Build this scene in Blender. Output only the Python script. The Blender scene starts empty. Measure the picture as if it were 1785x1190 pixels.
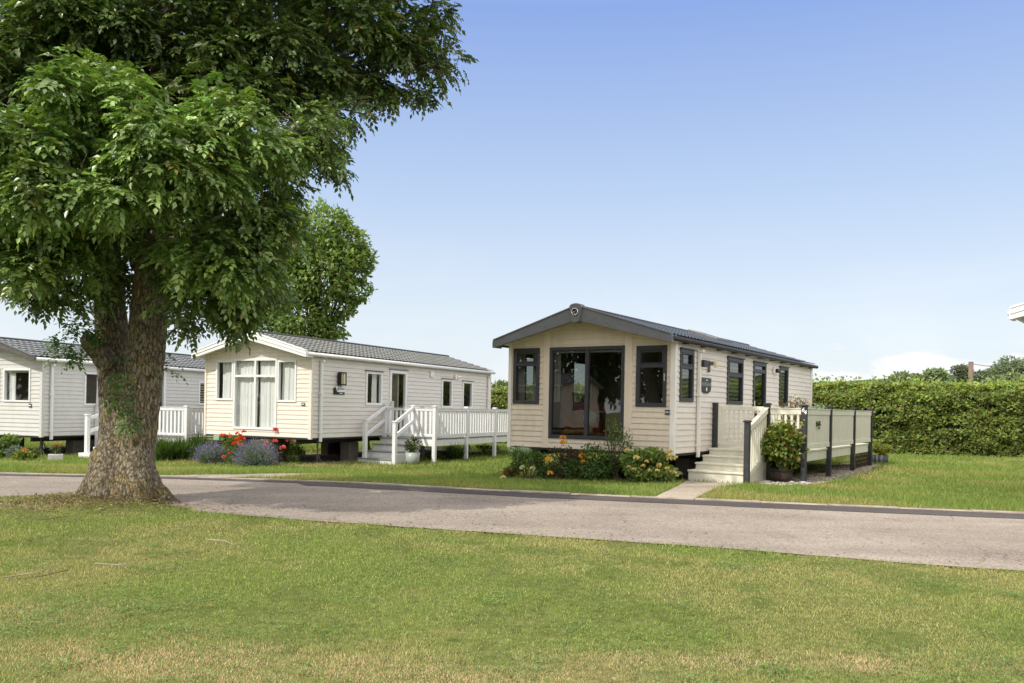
import bpy, math, random
import numpy as np
from mathutils import Vector, Matrix
random.seed(7); rng=np.random.default_rng(7)
sc=bpy.context.scene; col=sc.collection
R=math.radians
# ---------------------------------------------------------------- camera figures
F=1428.5; ROLL=0.0188; HX=892.5; HY=711.5; EYE=1.3
def at(px,py,Y):
    """world point seen at photo pixel (px,py), at depth Y"""
    a=px-HX; b=py-HY; c,s=math.cos(ROLL),math.sin(ROLL)
    return Vector(((c*a+s*b)/F*Y, Y, EYE-(-s*a+c*b)/F*Y))
def atg(px,py,z=0.0):
    d=at(px,py,1.0); t=(z-EYE)/(d.z-EYE); return Vector((d.x*t,t,z))
cam=bpy.data.cameras.new('camera'); co=bpy.data.objects.new('camera',cam); col.objects.link(co)
cam.sensor_width=36; cam.lens=36*F/1785; cam.shift_y=(HY-595)/1785; cam.clip_end=3000; cam.clip_start=.05
co.matrix_world=Matrix.Translation((0,0,EYE))@Matrix.Rotation(R(90),4,'X')@Matrix.Rotation(ROLL,4,'Z')
sc.camera=co
sc.view_settings.view_transform='Standard'; sc.view_settings.look='None'; sc.view_settings.exposure=0; sc.view_settings.gamma=1
sc.render.engine='CYCLES'
cy=sc.cycles; cy.max_bounces=8; cy.diffuse_bounces=3; cy.glossy_bounces=3; cy.transmission_bounces=6; cy.transparent_max_bounces=10
cy.caustics_reflective=False; cy.caustics_refractive=False
# ---------------------------------------------------------------- node helpers
def newmat(name):
    m=bpy.data.materials.new(name); m.use_nodes=True; nt=m.node_tree
    for n in list(nt.nodes): nt.nodes.remove(n)
    out=nt.nodes.new('ShaderNodeOutputMaterial'); return m,nt,out
def N(nt,t,**k):
    n=nt.nodes.new(t)
    for a,b in k.items(): setattr(n,a,b)
    return n
def noise(nt,scale,detail=4,vec=None,rough=.6,dist=0):
    n=N(nt,'ShaderNodeTexNoise'); n.inputs['Scale'].default_value=scale; n.inputs['Detail'].default_value=detail
    n.inputs['Roughness'].default_value=rough; n.inputs['Distortion'].default_value=dist
    if vec: nt.links.new(vec,n.inputs['Vector'])
    return n
def ramp(nt,src,stops,interp='LINEAR'):
    r=N(nt,'ShaderNodeValToRGB'); r.color_ramp.interpolation=interp; e=r.color_ramp.elements
    while len(e)<len(stops): e.new(.5)
    for i,(p,c) in enumerate(stops):
        e[i].position=p; e[i].color=(c[0],c[1],c[2],1) if not isinstance(c,(int,float)) else (c,c,c,1)
    nt.links.new(src,r.inputs['Fac']); return r
def mix(nt,fac,a,b,mode='MIX'):
    m=N(nt,'ShaderNodeMix',data_type='RGBA',blend_type=mode)
    for i,v in ((0,fac),(6,a),(7,b)):
        if isinstance(v,(int,float)): m.inputs[i].default_value=v
        elif isinstance(v,tuple): m.inputs[i].default_value=(v[0],v[1],v[2],1)
        else: nt.links.new(v,m.inputs[i])
    return m.outputs[2]
def mapping(nt,scale=(1,1,1),kind='Object'):
    tc=N(nt,'ShaderNodeTexCoord'); mp=N(nt,'ShaderNodeMapping'); mp.inputs['Scale'].default_value=scale
    nt.links.new(tc.outputs[kind],mp.inputs['Vector']); return mp.outputs[0]
def pm(name,colr,rough=.6,var=.12,scale=6,bump=0,bscale=60,spec=.4,metal=0,vec=(1,1,1),dirt=None):
    m,nt,out=newmat(name); p=N(nt,'ShaderNodeBsdfPrincipled'); v=mapping(nt,vec)
    n=noise(nt,scale,5,v)
    c2=tuple(min(1,c*(1+var)) for c in colr); c1=tuple(c*(1-var) for c in colr)
    r=ramp(nt,n.outputs[0],[(.3,c1),(.7,c2)]); cc=r.outputs[0]
    if dirt:
        n3=noise(nt,dirt[1],6,mapping(nt,dirt[3] if len(dirt)>3 else (1,1,1)),.7); rr=ramp(nt,n3.outputs[0],[(.45,0),(.75,dirt[2])]); cc=mix(nt,rr.outputs[0],cc,dirt[0])
    nt.links.new(cc,p.inputs['Base Color'])
    p.inputs['Roughness'].default_value=rough; p.inputs['Specular IOR Level'].default_value=spec; p.inputs['Metallic'].default_value=metal
    if bump:
        n2=noise(nt,bscale,4,v); b=N(nt,'ShaderNodeBump'); b.inputs['Strength'].default_value=bump; b.inputs['Distance'].default_value=.01
        nt.links.new(n2.outputs[0],b.inputs['Height']); nt.links.new(b.outputs[0],p.inputs['Normal'])
    nt.links.new(p.outputs[0],out.inputs[0]); return m
def leafmat(name,trans=.35,rough=.45,spec=.4):
    m,nt,out=newmat(name); a=N(nt,'ShaderNodeAttribute',attribute_name='tint')
    p=N(nt,'ShaderNodeBsdfPrincipled'); nt.links.new(a.outputs[0],p.inputs['Base Color']); p.inputs['Roughness'].default_value=rough
    p.inputs['Specular IOR Level'].default_value=spec
    t=N(nt,'ShaderNodeBsdfTranslucent'); br=mix(nt,1.0,a.outputs[0],(1.25,1.4,.55),'MULTIPLY'); nt.links.new(br,t.inputs[0])
    mx=N(nt,'ShaderNodeMixShader'); mx.inputs[0].default_value=trans
    nt.links.new(p.outputs[0],mx.inputs[1]); nt.links.new(t.outputs[0],mx.inputs[2]); nt.links.new(mx.outputs[0],out.inputs[0]); return m
def glassmat(name,tint=(.75,.8,.8),refl=.05):
    m,nt,out=newmat(name); t=N(nt,'ShaderNodeBsdfTransparent'); t.inputs[0].default_value=(*tint,1)
    g=N(nt,'ShaderNodeBsdfGlossy'); g.inputs['Roughness'].default_value=.01
    ge=N(nt,'ShaderNodeNewGeometry'); dt=N(nt,'ShaderNodeVectorMath',operation='DOT_PRODUCT'); nt.links.new(ge.outputs['Normal'],dt.inputs[0]); nt.links.new(ge.outputs['Incoming'],dt.inputs[1])
    def M_(op,a,b=0.0):
        q=N(nt,'ShaderNodeMath',operation=op); q.use_clamp=False
        for i,v_ in enumerate((a,b)):
            if isinstance(v_,(int,float)): q.inputs[i].default_value=v_
            else: nt.links.new(v_,q.inputs[i])
        return q
    f=M_('MULTIPLY',M_('POWER',M_('SUBTRACT',1.0,M_('ABSOLUTE',dt.outputs['Value']).outputs[0]).outputs[0],5.0).outputs[0],.95)
    nz=noise(nt,1.3,2,mapping(nt)); b=N(nt,'ShaderNodeBump'); b.inputs['Strength'].default_value=.06; b.inputs['Distance'].default_value=.02
    nt.links.new(nz.outputs[0],b.inputs['Height']); nt.links.new(b.outputs[0],g.inputs['Normal'])
    ad=N(nt,'ShaderNodeMath',operation='ADD'); ad.inputs[1].default_value=refl+.04; nt.links.new(f.outputs[0],ad.inputs[0])
    mx=N(nt,'ShaderNodeMixShader'); nt.links.new(ad.outputs[0],mx.inputs[0]); nt.links.new(t.outputs[0],mx.inputs[1]); nt.links.new(g.outputs[0],mx.inputs[2])
    nt.links.new(mx.outputs[0],out.inputs[0]); return m
def clothmat(name,colr,trans=.4):
    m,nt,out=newmat(name); d=N(nt,'ShaderNodeBsdfDiffuse'); d.inputs[0].default_value=(*colr,1); t=N(nt,'ShaderNodeBsdfTranslucent'); t.inputs[0].default_value=(*colr,1)
    mx=N(nt,'ShaderNodeMixShader'); mx.inputs[0].default_value=trans; nt.links.new(d.outputs[0],mx.inputs[1]); nt.links.new(t.outputs[0],mx.inputs[2]); nt.links.new(mx.outputs[0],out.inputs[0]); return m
# ---------------------------------------------------------------- materials
M={}
M['cladC']=pm('beige vinyl cladding',(.715,.61,.49),.45,.05,3,.1,90,.35,vec=(1,1,6),dirt=((.36,.28,.19),5,.3,(1,1,.3)))
M['cladCs']=pm('beige cladding in its side light tone',(.74,.68,.61),.45,.05,3,.1,90,.35,vec=(1,1,6),dirt=((.52,.46,.39),5,.3,(1,.3,1)))  # same cladding as the front; the side's skylit tone is in the colour
M['trimC']=pm('cream trim',(.745,.635,.51),.45,.04,4,dirt=((.4,.33,.25),3,.25,(3,3,.4)))
M['pvcC']=pm('pale corner trim',(.80,.76,.71),.4,.04,4,dirt=((.5,.43,.36),3,.3,(3,3,.4)))
M['cladB']=pm('cream vinyl cladding',(.78,.705,.61),.42,.04,3,.1,90,.35,vec=(1,1,6),dirt=((.5,.42,.33),5,.25,(1,1,.3)))
M['cladA']=pm('grey vinyl cladding',(.62,.61,.585),.42,.04,3,.1,90,.35,vec=(1,1,6),dirt=((.42,.40,.37),5,.25,(1,1,.3)))
M['cladE']=pm('white vinyl cladding',(.72,.70,.66),.42,.04,3,.1,90,.35)
M['white']=pm('white upvc',(.80,.80,.79),.35,.03,5,dirt=((.55,.53,.48),4,.25,(2,2,.5)))
M['whitewood']=pm('white vinyl decking',(.78,.78,.78),.4,.04,5,dirt=((.45,.45,.40),4,.35,(2,2,.5)))
M['cream']=pm('cream decking panels',(.73,.70,.575),.45,.05,5,dirt=((.50,.46,.36),4,.35,(2,2,.5)))
M['char']=pm('charcoal upvc',(.035,.037,.043),.42,.1,5,.05,80,.45)
M['charpost']=pm('charcoal post',(.030,.030,.036),.5,.12,5,.1,80,.4,dirt=((.08,.08,.07),6,.5))
M['fasciaC']=pm('grey moulded fascia',(.135,.14,.148),.42,.06,3,.05,40,.45,dirt=((.22,.22,.21),2,.4))
M['black']=pm('black plastic',(.012,.012,.013),.4,.1)
M['steel']=pm('dull steel',(.16,.16,.155),.5,.2,12,.2,60,.5,metal=.6,dirt=((.14,.08,.04),8,.6))
M['galv']=pm('galvanised steel',(.35,.36,.37),.45,.15,20,metal=.7)
M['darksteel']=pm('black painted chassis',(.02,.019,.017),.6,.2,12,dirt=((.06,.04,.025),8,.6))
M['rubber']=pm('tyre rubber',(.015,.015,.015),.8,.1)
M['block']=pm('concrete block',(.16,.14,.12),.9,.15,8,.5,50,.1)
M['conc']=pm('concrete slab',(.36,.31,.26),.9,.18,3,.4,50,.1,dirt=((.12,.10,.07),2.0,.8))
M['kerb']=pm('pale concrete kerb',(.42,.35,.29),.9,.2,4,.4,60,.1,dirt=((.12,.11,.05),2.2,.7))
M['chrome']=pm('bright metal',(.7,.7,.7),.15,.02,metal=1)
M['navy']=pm('navy plate',(.012,.014,.05),.4,.05)
M['plaque']=pm('dark green plaque',(.012,.016,.012),.25,.2,40,dirt=((.09,.09,.05),30,.7))
M['textwhite']=pm('white lettering',(.82,.82,.82),.5,.01)
M['lettergrey']=pm('grey lettering',(.34,.36,.34),.5,.01)
M['teal']=pm('teal lettering',(.06,.22,.25),.5,.01)
M['amber']=pm('amber lamp glass',(.62,.55,.33),.2,.05)
M['greenbox']=pm('pale green plastic',(.30,.42,.24),.5,.05)
M['yellow']=pm('yellow hose',(.70,.55,.05),.4,.05)
M['terracotta']=pm('dark brown barrel wood',(.055,.036,.026),.7,.25,10,.4,50,vec=(1,1,.2))
M['hoop']=pm('barrel hoop',(.03,.028,.027),.5,.1,metal=.5)
M['pot']=pm('grey glazed pot',(.33,.36,.33),.35,.06)
M['wicker']=pm('dark grey woven pot',(.07,.072,.078),.6,.2,30,.8,50)
M['stonepot']=pm('weathered stone trough',(.48,.46,.43),.9,.2,10,.5,50,.1)
M['soil']=pm('dark soil',(.035,.024,.016),.95,.4,12,.8,40,.05)
M['wood']=pm('brown pole wood',(.17,.115,.085),.8,.2,6,.3,40,vec=(1,1,.2))
M['stem']=pm('green stem',(.10,.14,.045),.6,.25,10)
M['stembrown']=pm('woody stem',(.10,.065,.04),.8,.25,10)
M['glass']=glassmat('window glass',(.93,.95,.94),.03)
M['glassdark']=glassmat('tinted window glass',(.50,.54,.52),.09)
M['curtain']=clothmat('white voile curtain',(.90,.90,.88),.12)
M['curtaincream']=clothmat('cream curtain',(.72,.66,.55))
M['inwall']=pm('interior wall panel',(.36,.31,.25),.7,.05)
M['infloor']=pm('interior carpet',(.10,.085,.075),.95,.2,30)
M['rust']=pm('rust leather',(.22,.035,.014),.5,.15)
M['whiteroof']=pm('window blind slat',(.50,.50,.44),.6,.05)
M['leaf']=leafmat('tree leaves',.24,.36,.7)
M['leafsoft']=leafmat('soft leaves',.35,.55,.3)
M['grass']=leafmat('grass blades',.30,.6,.2)
M['petal']=leafmat('petals',.25,.6,.2)
def roofmat(name,c,dark,rough=.45):
    m,nt,out=newmat(name); p=N(nt,'ShaderNodeBsdfPrincipled'); v=mapping(nt)
    n=noise(nt,3,5,v,.7); n2=noise(nt,90,2,v); r=ramp(nt,n.outputs[0],[(.35,tuple(x*.8 for x in c)),(.7,tuple(x*1.15 for x in c))])
    a=N(nt,'ShaderNodeAttribute',attribute_name='tint')
    cc=mix(nt,a.outputs['Fac'],r.outputs[0],dark); nt.links.new(cc,p.inputs['Base Color'])
    p.inputs['Roughness'].default_value=rough; b=N(nt,'ShaderNodeBump'); b.inputs['Strength'].default_value=.2; b.inputs['Distance'].default_value=.004
    nt.links.new(n2.outputs[0],b.inputs['Height']); nt.links.new(b.outputs[0],p.inputs['Normal']); nt.links.new(p.outputs[0],out.inputs[0]); return m
M['tileC']=roofmat('slate blue metal tile',(.085,.095,.115),(.02,.022,.028),.38)
M['tileB']=roofmat('grey green metal tile',(.27,.27,.24),(.06,.06,.055),.6)
M['tileA']=roofmat('grey metal tile',(.24,.245,.25),(.06,.06,.06),.6)
# bark
def barkmat():
    m,nt,out=newmat('ash bark'); p=N(nt,'ShaderNodeBsdfPrincipled')
    v=mapping(nt,(1,1,.32)); v1=mapping(nt,(1,1,1))
    fine=noise(nt,38,6,v,.75,.6); vor=N(nt,'ShaderNodeTexVoronoi',feature='DISTANCE_TO_EDGE'); vor.inputs['Scale'].default_value=24; nt.links.new(mixvec(nt,v,fine.outputs['Color'],.08),vor.inputs['Vector'])
    crack=ramp(nt,vor.outputs[0],[(0,.35),(.10,1)])
    base=ramp(nt,fine.outputs[0],[(.33,(.10,.078,.05)),(.5,(.25,.205,.135)),(.68,(.42,.37,.28))])
    c=mix(nt,crack.outputs[0],(.035,.024,.015),base.outputs[0])
    # ochre lichen
    n1=noise(nt,3.2,6,v1,.7); och=ramp(nt,n1.outputs[0],[(.52,0),(.66,.65)])
    c=mix(nt,och.outputs[0],c,mix(nt,fine.outputs[0],(.16,.105,.025),(.40,.28,.08)))
    # moss
    n4=noise(nt,2.1,5,mapping(nt,(1.3,1.3,.6)),.65); ms=ramp(nt,n4.outputs[0],[(.60,0),(.72,.5)])
    c=mix(nt,ms.outputs[0],c,(.075,.085,.02))
    # pale lichen spots
    n2=noise(nt,17,5,v1,.75); pl=ramp(nt,n2.outputs[0],[(.55,0),(.63,.8)]); n3=noise(nt,1.4,3,v1); ar=ramp(nt,n3.outputs[0],[(.40,.1),(.6,1)])
    f=N(nt,'ShaderNodeMath',operation='MULTIPLY'); nt.links.new(pl.outputs[0],f.inputs[0]); nt.links.new(ar.outputs[0],f.inputs[1])
    c=mix(nt,f.outputs[0],c,(.36,.37,.31))
    nt.links.new(c,p.inputs['Base Color']); p.inputs['Roughness'].default_value=.95; p.inputs['Specular IOR Level'].default_value=.1
    gr_=noise(nt,150,3,v1,.8); c=mix(nt,1.0,c,ramp(nt,gr_.outputs[0],[(.3,.72),(.7,1.25)]).outputs[0],'MULTIPLY'); nt.links.new(c,p.inputs['Base Color'])
    h=N(nt,'ShaderNodeMath',operation='ADD'); nt.links.new(fine.outputs[0],h.inputs[0]); nt.links.new(crack.outputs[0],h.inputs[1])
    b=N(nt,'ShaderNodeBump'); b.inputs['Strength'].default_value=.9; b.inputs['Distance'].default_value=.022
    nt.links.new(h.outputs[0],b.inputs['Height']); nt.links.new(b.outputs[0],p.inputs['Normal'])
    nt.links.new(p.outputs[0],out.inputs[0]); return m
def mixvec(nt,v,c,amt):
    s=N(nt,'ShaderNodeVectorMath',operation='SCALE'); s.inputs['Scale'].default_value=amt; nt.links.new(c,s.inputs[0])
    a=N(nt,'ShaderNodeVectorMath',operation='ADD'); nt.links.new(v,a.inputs[0]); nt.links.new(s.outputs[0],a.inputs[1]); return a.outputs[0]
M['bark']=barkmat()
def roadmat(name,c,fine):
    m,nt,out=newmat(name); p=N(nt,'ShaderNodeBsdfPrincipled'); v=mapping(nt)
    big=noise(nt,.45,5,v,.65,.4); sp=noise(nt,75,3,v,.8); v3=N(nt,'ShaderNodeTexVoronoi'); v3.inputs['Scale'].default_value=55; nt.links.new(v,v3.inputs['Vector'])
    a=ramp(nt,big.outputs[0],[(.32,tuple(x*.80 for x in c)),(.68,tuple(x*1.14 for x in c))])
    s=ramp(nt,sp.outputs[0],[(.34,.50),(.5,1.0),(.68,1.38)]); cc=mix(nt,1.0,a.outputs[0],s.outputs[0],'MULTIPLY')
    s2=ramp(nt,v3.outputs['Color'],[(.1,.7),(.9,1.3)]); cc=mix(nt,.7,cc,s2.outputs[0],'MULTIPLY')
    st=noise(nt,1.7,6,v,.75,.8); rr=ramp(nt,st.outputs[0],[(.60,0),(.72,.55)]); cc=mix(nt,rr.outputs[0],cc,tuple(x*.42 for x in c))
    dn=noise(nt,2.5,4,v,.6); vc=N(nt,'ShaderNodeTexVoronoi',feature='DISTANCE_TO_EDGE'); vc.inputs['Scale'].default_value=.75; nt.links.new(mixvec(nt,v,dn.outputs['Color'],.35),vc.inputs['Vector'])
    ck=ramp(nt,vc.outputs[0],[(.0,.75),(.007,0)]); cm_=noise(nt,.6,2,v); ckm=ramp(nt,cm_.outputs[0],[(.48,0),(.56,1)]); cc=mix(nt,mix(nt,1.0,ck.outputs[0],ckm.outputs[0],'MULTIPLY'),cc,tuple(x*.3 for x in c))
    wv=N(nt,'ShaderNodeMapping'); wv.inputs['Rotation'].default_value=(0,0,.31); wv.inputs['Scale'].default_value=(.12,1.1,1); nt.links.new(v,wv.inputs[0]); wn=noise(nt,1.0,4,wv.outputs[0],.6); wr=ramp(nt,wn.outputs[0],[(.35,.86),(.65,1.1)]); cc=mix(nt,1.0,cc,wr.outputs[0],'MULTIPLY')
    nt.links.new(cc,p.inputs['Base Color']); p.inputs['Roughness'].default_value=.9; p.inputs['Specular IOR Level'].default_value=.2
    b=N(nt,'ShaderNodeBump'); b.inputs['Strength'].default_value=.6; b.inputs['Distance'].default_value=.006
    nt.links.new(sp.outputs[0],b.inputs['Height']); nt.links.new(b.outputs[0],p.inputs['Normal']); nt.links.new(p.outputs[0],out.inputs[0]); return m
M['road']=roadmat('worn pinkish tarmac',(.325,.272,.222),1)
M['strip']=roadmat('dark patched tarmac',(.10,.085,.078),1)
M['path']=roadmat('concrete path',(.42,.35,.27),1)
def groundmat():
    m,nt,out=newmat('lawn ground'); p=N(nt,'ShaderNodeBsdfPrincipled'); v=mapping(nt)
    a=noise(nt,.35,5,v,.6); b=noise(nt,12,5,v,.7)
    r=ramp(nt,a.outputs[0],[(.35,(.13,.16,.045)),(.55,(.16,.18,.055)),(.72,(.24,.20,.09))])
    s=ramp(nt,b.outputs[0],[(.3,.45),(.7,1.2)]); cc=mix(nt,1,r.outputs[0],s.outputs[0],'MULTIPLY'); nt.links.new(cc,p.inputs['Base Color'])
    p.inputs['Roughness'].default_value=1; p.inputs['Specular IOR Level'].default_value=.05
    bb=N(nt,'ShaderNodeBump'); bb.inputs['Strength'].default_value=.8; bb.inputs['Distance'].default_value=.03; nt.links.new(b.outputs[0],bb.inputs['Height']); nt.links.new(bb.outputs[0],p.inputs['Normal'])
    nt.links.new(p.outputs[0],out.inputs[0]); return m
M['ground']=groundmat()
M['farwood']=pm('hillside woodland',(.055,.085,.035),1,.3,.3,1,.8,.05)
# ---------------------------------------------------------------- object helpers
def tag(o,label=None,cat=None,group=None,kind=None):
    if label: o['label']=label
    if cat: o['category']=cat
    if group: o['group']=group
    if kind: o['kind']=kind
    return o
def empty(name,loc=(0,0,0),rz=0,label=None,cat=None,group=None):
    o=bpy.data.objects.new(name,None); o.empty_display_size=.2; col.objects.link(o); o.location=loc; o.rotation_euler=(0,0,rz); return tag(o,label,cat,group)
class MB:
    def __init__(s): s.v=[]; s.f=[]; s.t=None
    def quad(s,a,b,c,d):
        i=len(s.v); s.v+=[tuple(a),tuple(b),tuple(c),tuple(d)]; s.f.append((i,i+1,i+2,i+3)); return s
    def box8(s,p):
        i=len(s.v); s.v+=[tuple(q) for q in p]
        for f in ((0,3,2,1),(4,5,6,7),(0,1,5,4),(1,2,6,5),(2,3,7,6),(3,0,4,7)): s.f.append(tuple(i+k for k in f))
        return s
    def box(s,x0,x1,y0,y1,z0,z1,mp=None):
        p=[(x0,y0,z0),(x1,y0,z0),(x1,y1,z0),(x0,y1,z0),(x0,y0,z1),(x1,y0,z1),(x1,y1,z1),(x0,y1,z1)]
        if mp: p=[mp(*q) for q in p]
        return s.box8(p)
    def bar(s,a,b,w,h,up=(0,0,1)):
        a=Vector(a); b=Vector(b); d=(b-a).normalized(); u=Vector(up)
        sd=d.cross(u)
        if sd.length<1e-4: sd=d.cross(Vector((1,0,0)))
        sd.normalize(); uu=sd.cross(d); p=[]
        for q in (a,b):
            for i,j in ((-1,-1),(1,-1),(1,1),(-1,1)): p.append(q+sd*i*w/2+uu*j*h/2)
        return s.box8(p)
    def tube(s,pts,rad,n=8,lob=None,cap=True):
        pts=[Vector(p) for p in pts]
        if isinstance(rad,(int,float)): rad=[rad]*len(pts)
        i0=len(s.v); ref=Vector((.3,1,.1)).normalized()
        for k,p in enumerate(pts):
            d=(pts[min(k+1,len(pts)-1)]-pts[max(k-1,0)]).normalized(); x=d.cross(ref)
            if x.length<.05: x=d.cross(Vector((1,0,0)))
            x.normalize(); y=d.cross(x)
            for j in range(n):
                t=2*math.pi*j/n; r=rad[k]*(lob(k,t) if lob else 1); s.v.append(tuple(p+x*math.cos(t)*r+y*math.sin(t)*r))
        for k in range(len(pts)-1):
            for j in range(n):
                a=i0+k*n+j; b=i0+k*n+(j+1)%n; s.f.append((a,b,b+n,a+n))
        if cap:
            s.f.append(tuple(i0+j for j in range(n))[::-1]); s.f.append(tuple(i0+(len(pts)-1)*n+j for j in range(n)))
        return s
    def lathe(s,prof,n=24,c=(0,0,0)):
        i0=len(s.v)
        for r,z in prof:
            for j in range(n):
                t=2*math.pi*j/n; s.v.append((c[0]+r*math.cos(t),c[1]+r*math.sin(t),c[2]+z))
        for k in range(len(prof)-1):
            for j in range(n):
                a=i0+k*n+j; b=i0+k*n+(j+1)%n; s.f.append((a,b,b+n,a+n))
        return s
    def prism(s,poly,h0,h1,mp):  # poly in (a,z); extruded over o h0..h1 through mp(a,o,z)
        i=len(s.v); n=len(poly); s.v+=[tuple(mp(a,h0,z)) for a,z in poly]+[tuple(mp(a,h1,z)) for a,z in poly]
        s.f.append(tuple(range(i,i+n))[::-1]); s.f.append(tuple(range(i+n,i+2*n)))
        for k in range(n): s.f.append((i+k,i+(k+1)%n,i+n+(k+1)%n,i+n+k))
        return s
    def build(s,name,mat,parent=None,bevel=0,smooth=False,loc=None):
        me=bpy.data.meshes.new(name); me.from_pydata(s.v,[],s.f); me.materials.append(mat); me.update()
        if s.t is not None:
            a=me.attributes.new('tint','FLOAT_COLOR','POINT'); a.data.foreach_set('color',np.asarray(s.t,dtype=np.float32).ravel())
        if smooth: me.polygons.foreach_set('use_smooth',[True]*len(me.polygons))
        o=bpy.data.objects.new(name,me); col.objects.link(o)
        if loc is not None: o.location=loc
        if parent: o.parent=parent
        if bevel:
            b=o.modifiers.new('bevel','BEVEL'); b.width=bevel; b.segments=2; b.limit_method='ANGLE'
        return o
def npmesh(name,mat,V,Fc,tint,parent=None,smooth=False):
    """V (n,3), Fc (m,k) all faces with k corners, tint (n,3)"""
    me=bpy.data.meshes.new(name); n=len(V); m,k=Fc.shape
    me.vertices.add(n); me.vertices.foreach_set('co',np.asarray(V,dtype=np.float32).ravel())
    me.loops.add(m*k); me.loops.foreach_set('vertex_index',np.asarray(Fc,dtype=np.int32).ravel())
    me.polygons.add(m); me.polygons.foreach_set('loop_start',np.arange(0,m*k,k,dtype=np.int32))
    try: me.polygons.foreach_set('loop_total',np.full(m,k,dtype=np.int32))
    except Exception: pass
    a=me.attributes.new('tint','FLOAT_COLOR','POINT'); c=np.ones((n,4),dtype=np.float32); c[:,:3]=np.clip(tint,0,1); a.data.foreach_set('color',c.ravel())
    me.materials.append(mat); me.update(calc_edges=True)
    if smooth: me.polygons.foreach_set('use_smooth',[True]*m)
    o=bpy.data.objects.new(name,me); col.objects.link(o)
    if parent: o.parent=parent
    return o
def unit(a): return a/np.maximum(np.linalg.norm(a,axis=1,keepdims=True),1e-9)
def leafarrays(pos,ax,up,L,W,colr,fold=.35,droop=0.0):
    n=len(pos); ax=unit(ax); sd=unit(np.cross(ax,up)); nr=np.cross(sd,ax); L=np.broadcast_to(L,(n,))[:,None]; W=np.broadcast_to(W,(n,))[:,None]
    mid=pos+ax*L*.42
    v=np.stack([pos,mid+sd*W*.5+nr*W*fold*.5,pos+ax*L-nr*L*droop,mid-sd*W*.5+nr*W*fold*.5],1).reshape(-1,3)
    b=np.arange(n)[:,None]*4; f=np.concatenate([b+np.array([0,1,2]),b+np.array([0,2,3])],0)
    c=np.repeat(colr,4,axis=0); return v,f,c
def sph(n,r=rng):
    return unit(r.normal(size=(n,3)))
def jitcol(n,base,j=.18,r=rng,dark=None):
    base=np.array(base,dtype=float)
    if base.ndim==1: base=base[None]
    k=r.integers(0,len(base),n); c=base[k]*(1+r.normal(0,j,(n,1)))*(1+r.normal(0,j*.35,(n,3))); return np.clip(c,.003,1)
def vnoise(x,y,s,seed=0):
    x=x*s+seed*17.3; y=y*s-seed*9.1; xi=np.floor(x); yi=np.floor(y); fx=x-xi; fy=y-yi; fx=fx*fx*(3-2*fx); fy=fy*fy*(3-2*fy)
    def h(a,b):
        t=np.sin(a*127.1+b*311.7+seed*74.7)*43758.5453; return t-np.floor(t)
    return (h(xi,yi)*(1-fx)+h(xi+1,yi)*fx)*(1-fy)+(h(xi,yi+1)*(1-fx)+h(xi+1,yi+1)*fx)*fy
def fnoise(x,y,s,seed=0,o=4):
    r=0;a=.5
    for k in range(o): r=r+a*vnoise(x,y,s*2**k,seed+k); a*=.5
    return r/(1-.5**o)
def sm(t): t=np.clip(t,0,1); return t*t*(3-2*t)
def textmesh(name,body,size,mat,parent,mp,bold=0.0,align='CENTER',extr=.002,shear=0):
    """mp maps (a,o,z) of a wall to local space"""
    cu=bpy.data.curves.new(name,'FONT'); cu.body=body; cu.size=size; cu.align_x=align; cu.align_y='CENTER'; cu.extrude=extr; cu.offset=bold; cu.shear=shear
    to=bpy.data.objects.new(name,cu); col.objects.link(to); dg=bpy.context.evaluated_depsgraph_get()
    me=bpy.data.meshes.new_from_object(to.evaluated_get(dg)); bpy.data.objects.remove(to); 
    for v in me.vertices: v.co=Vector(mp(v.co.x,v.co.z,v.co.y))
    me.materials.clear(); me.materials.append(mat); o=bpy.data.objects.new(name,me); col.objects.link(o); o.parent=parent; return o
# ---------------------------------------------------------------- terrain
NEAR=[(-60,24),(-30,16.5),(-14,12.5),(-6.67,10.72),(-4.2,9.9),(-1.82,9.01),(.07,8.43),(1.73,7.91),(4.34,6.91),(10,4.9),(30,-2)]
FAR=[(-60,32),(-30,19),(-14,14.9),(-8.68,14.05),(-5.87,14.1),(-2.81,13.6),(.09,12.62),(2.61,12.0),(6.9,11.01),(13,9.4),(30,4)]
def ynear(x): return np.interp(x,[p[0] for p in NEAR],[p[1] for p in NEAR])
def yfar(x): return np.interp(x,[p[0] for p in FAR],[p[1] for p in FAR])
TREE=atg(212,872,0.03)
def gz(x,y):
    x=np.asarray(x,float); y=np.asarray(y,float)
    d=.27-.20*sm((x+1.2)/5.0); d=d-.05*sm((y-18)/6)*sm((x-2)/4)
    back=-sm((y-yfar(x)-.2)/6.0)*d
    mound=.16*np.exp(-(((x-TREE.x)/1.15)**2+((y-TREE.y)/.8)**2))*sm((ynear(x)+.5-y)/.5)
    und=(fnoise(x,y,.25,3)-.5)*.05*(sm((ynear(x)-.3-y)/2)+sm((y-yfar(x)-.4)/2))
    far=sm((y-80)/250)*4
    return back+mound+und+far
def gzf(x,y): return float(gz(x,y))
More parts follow.
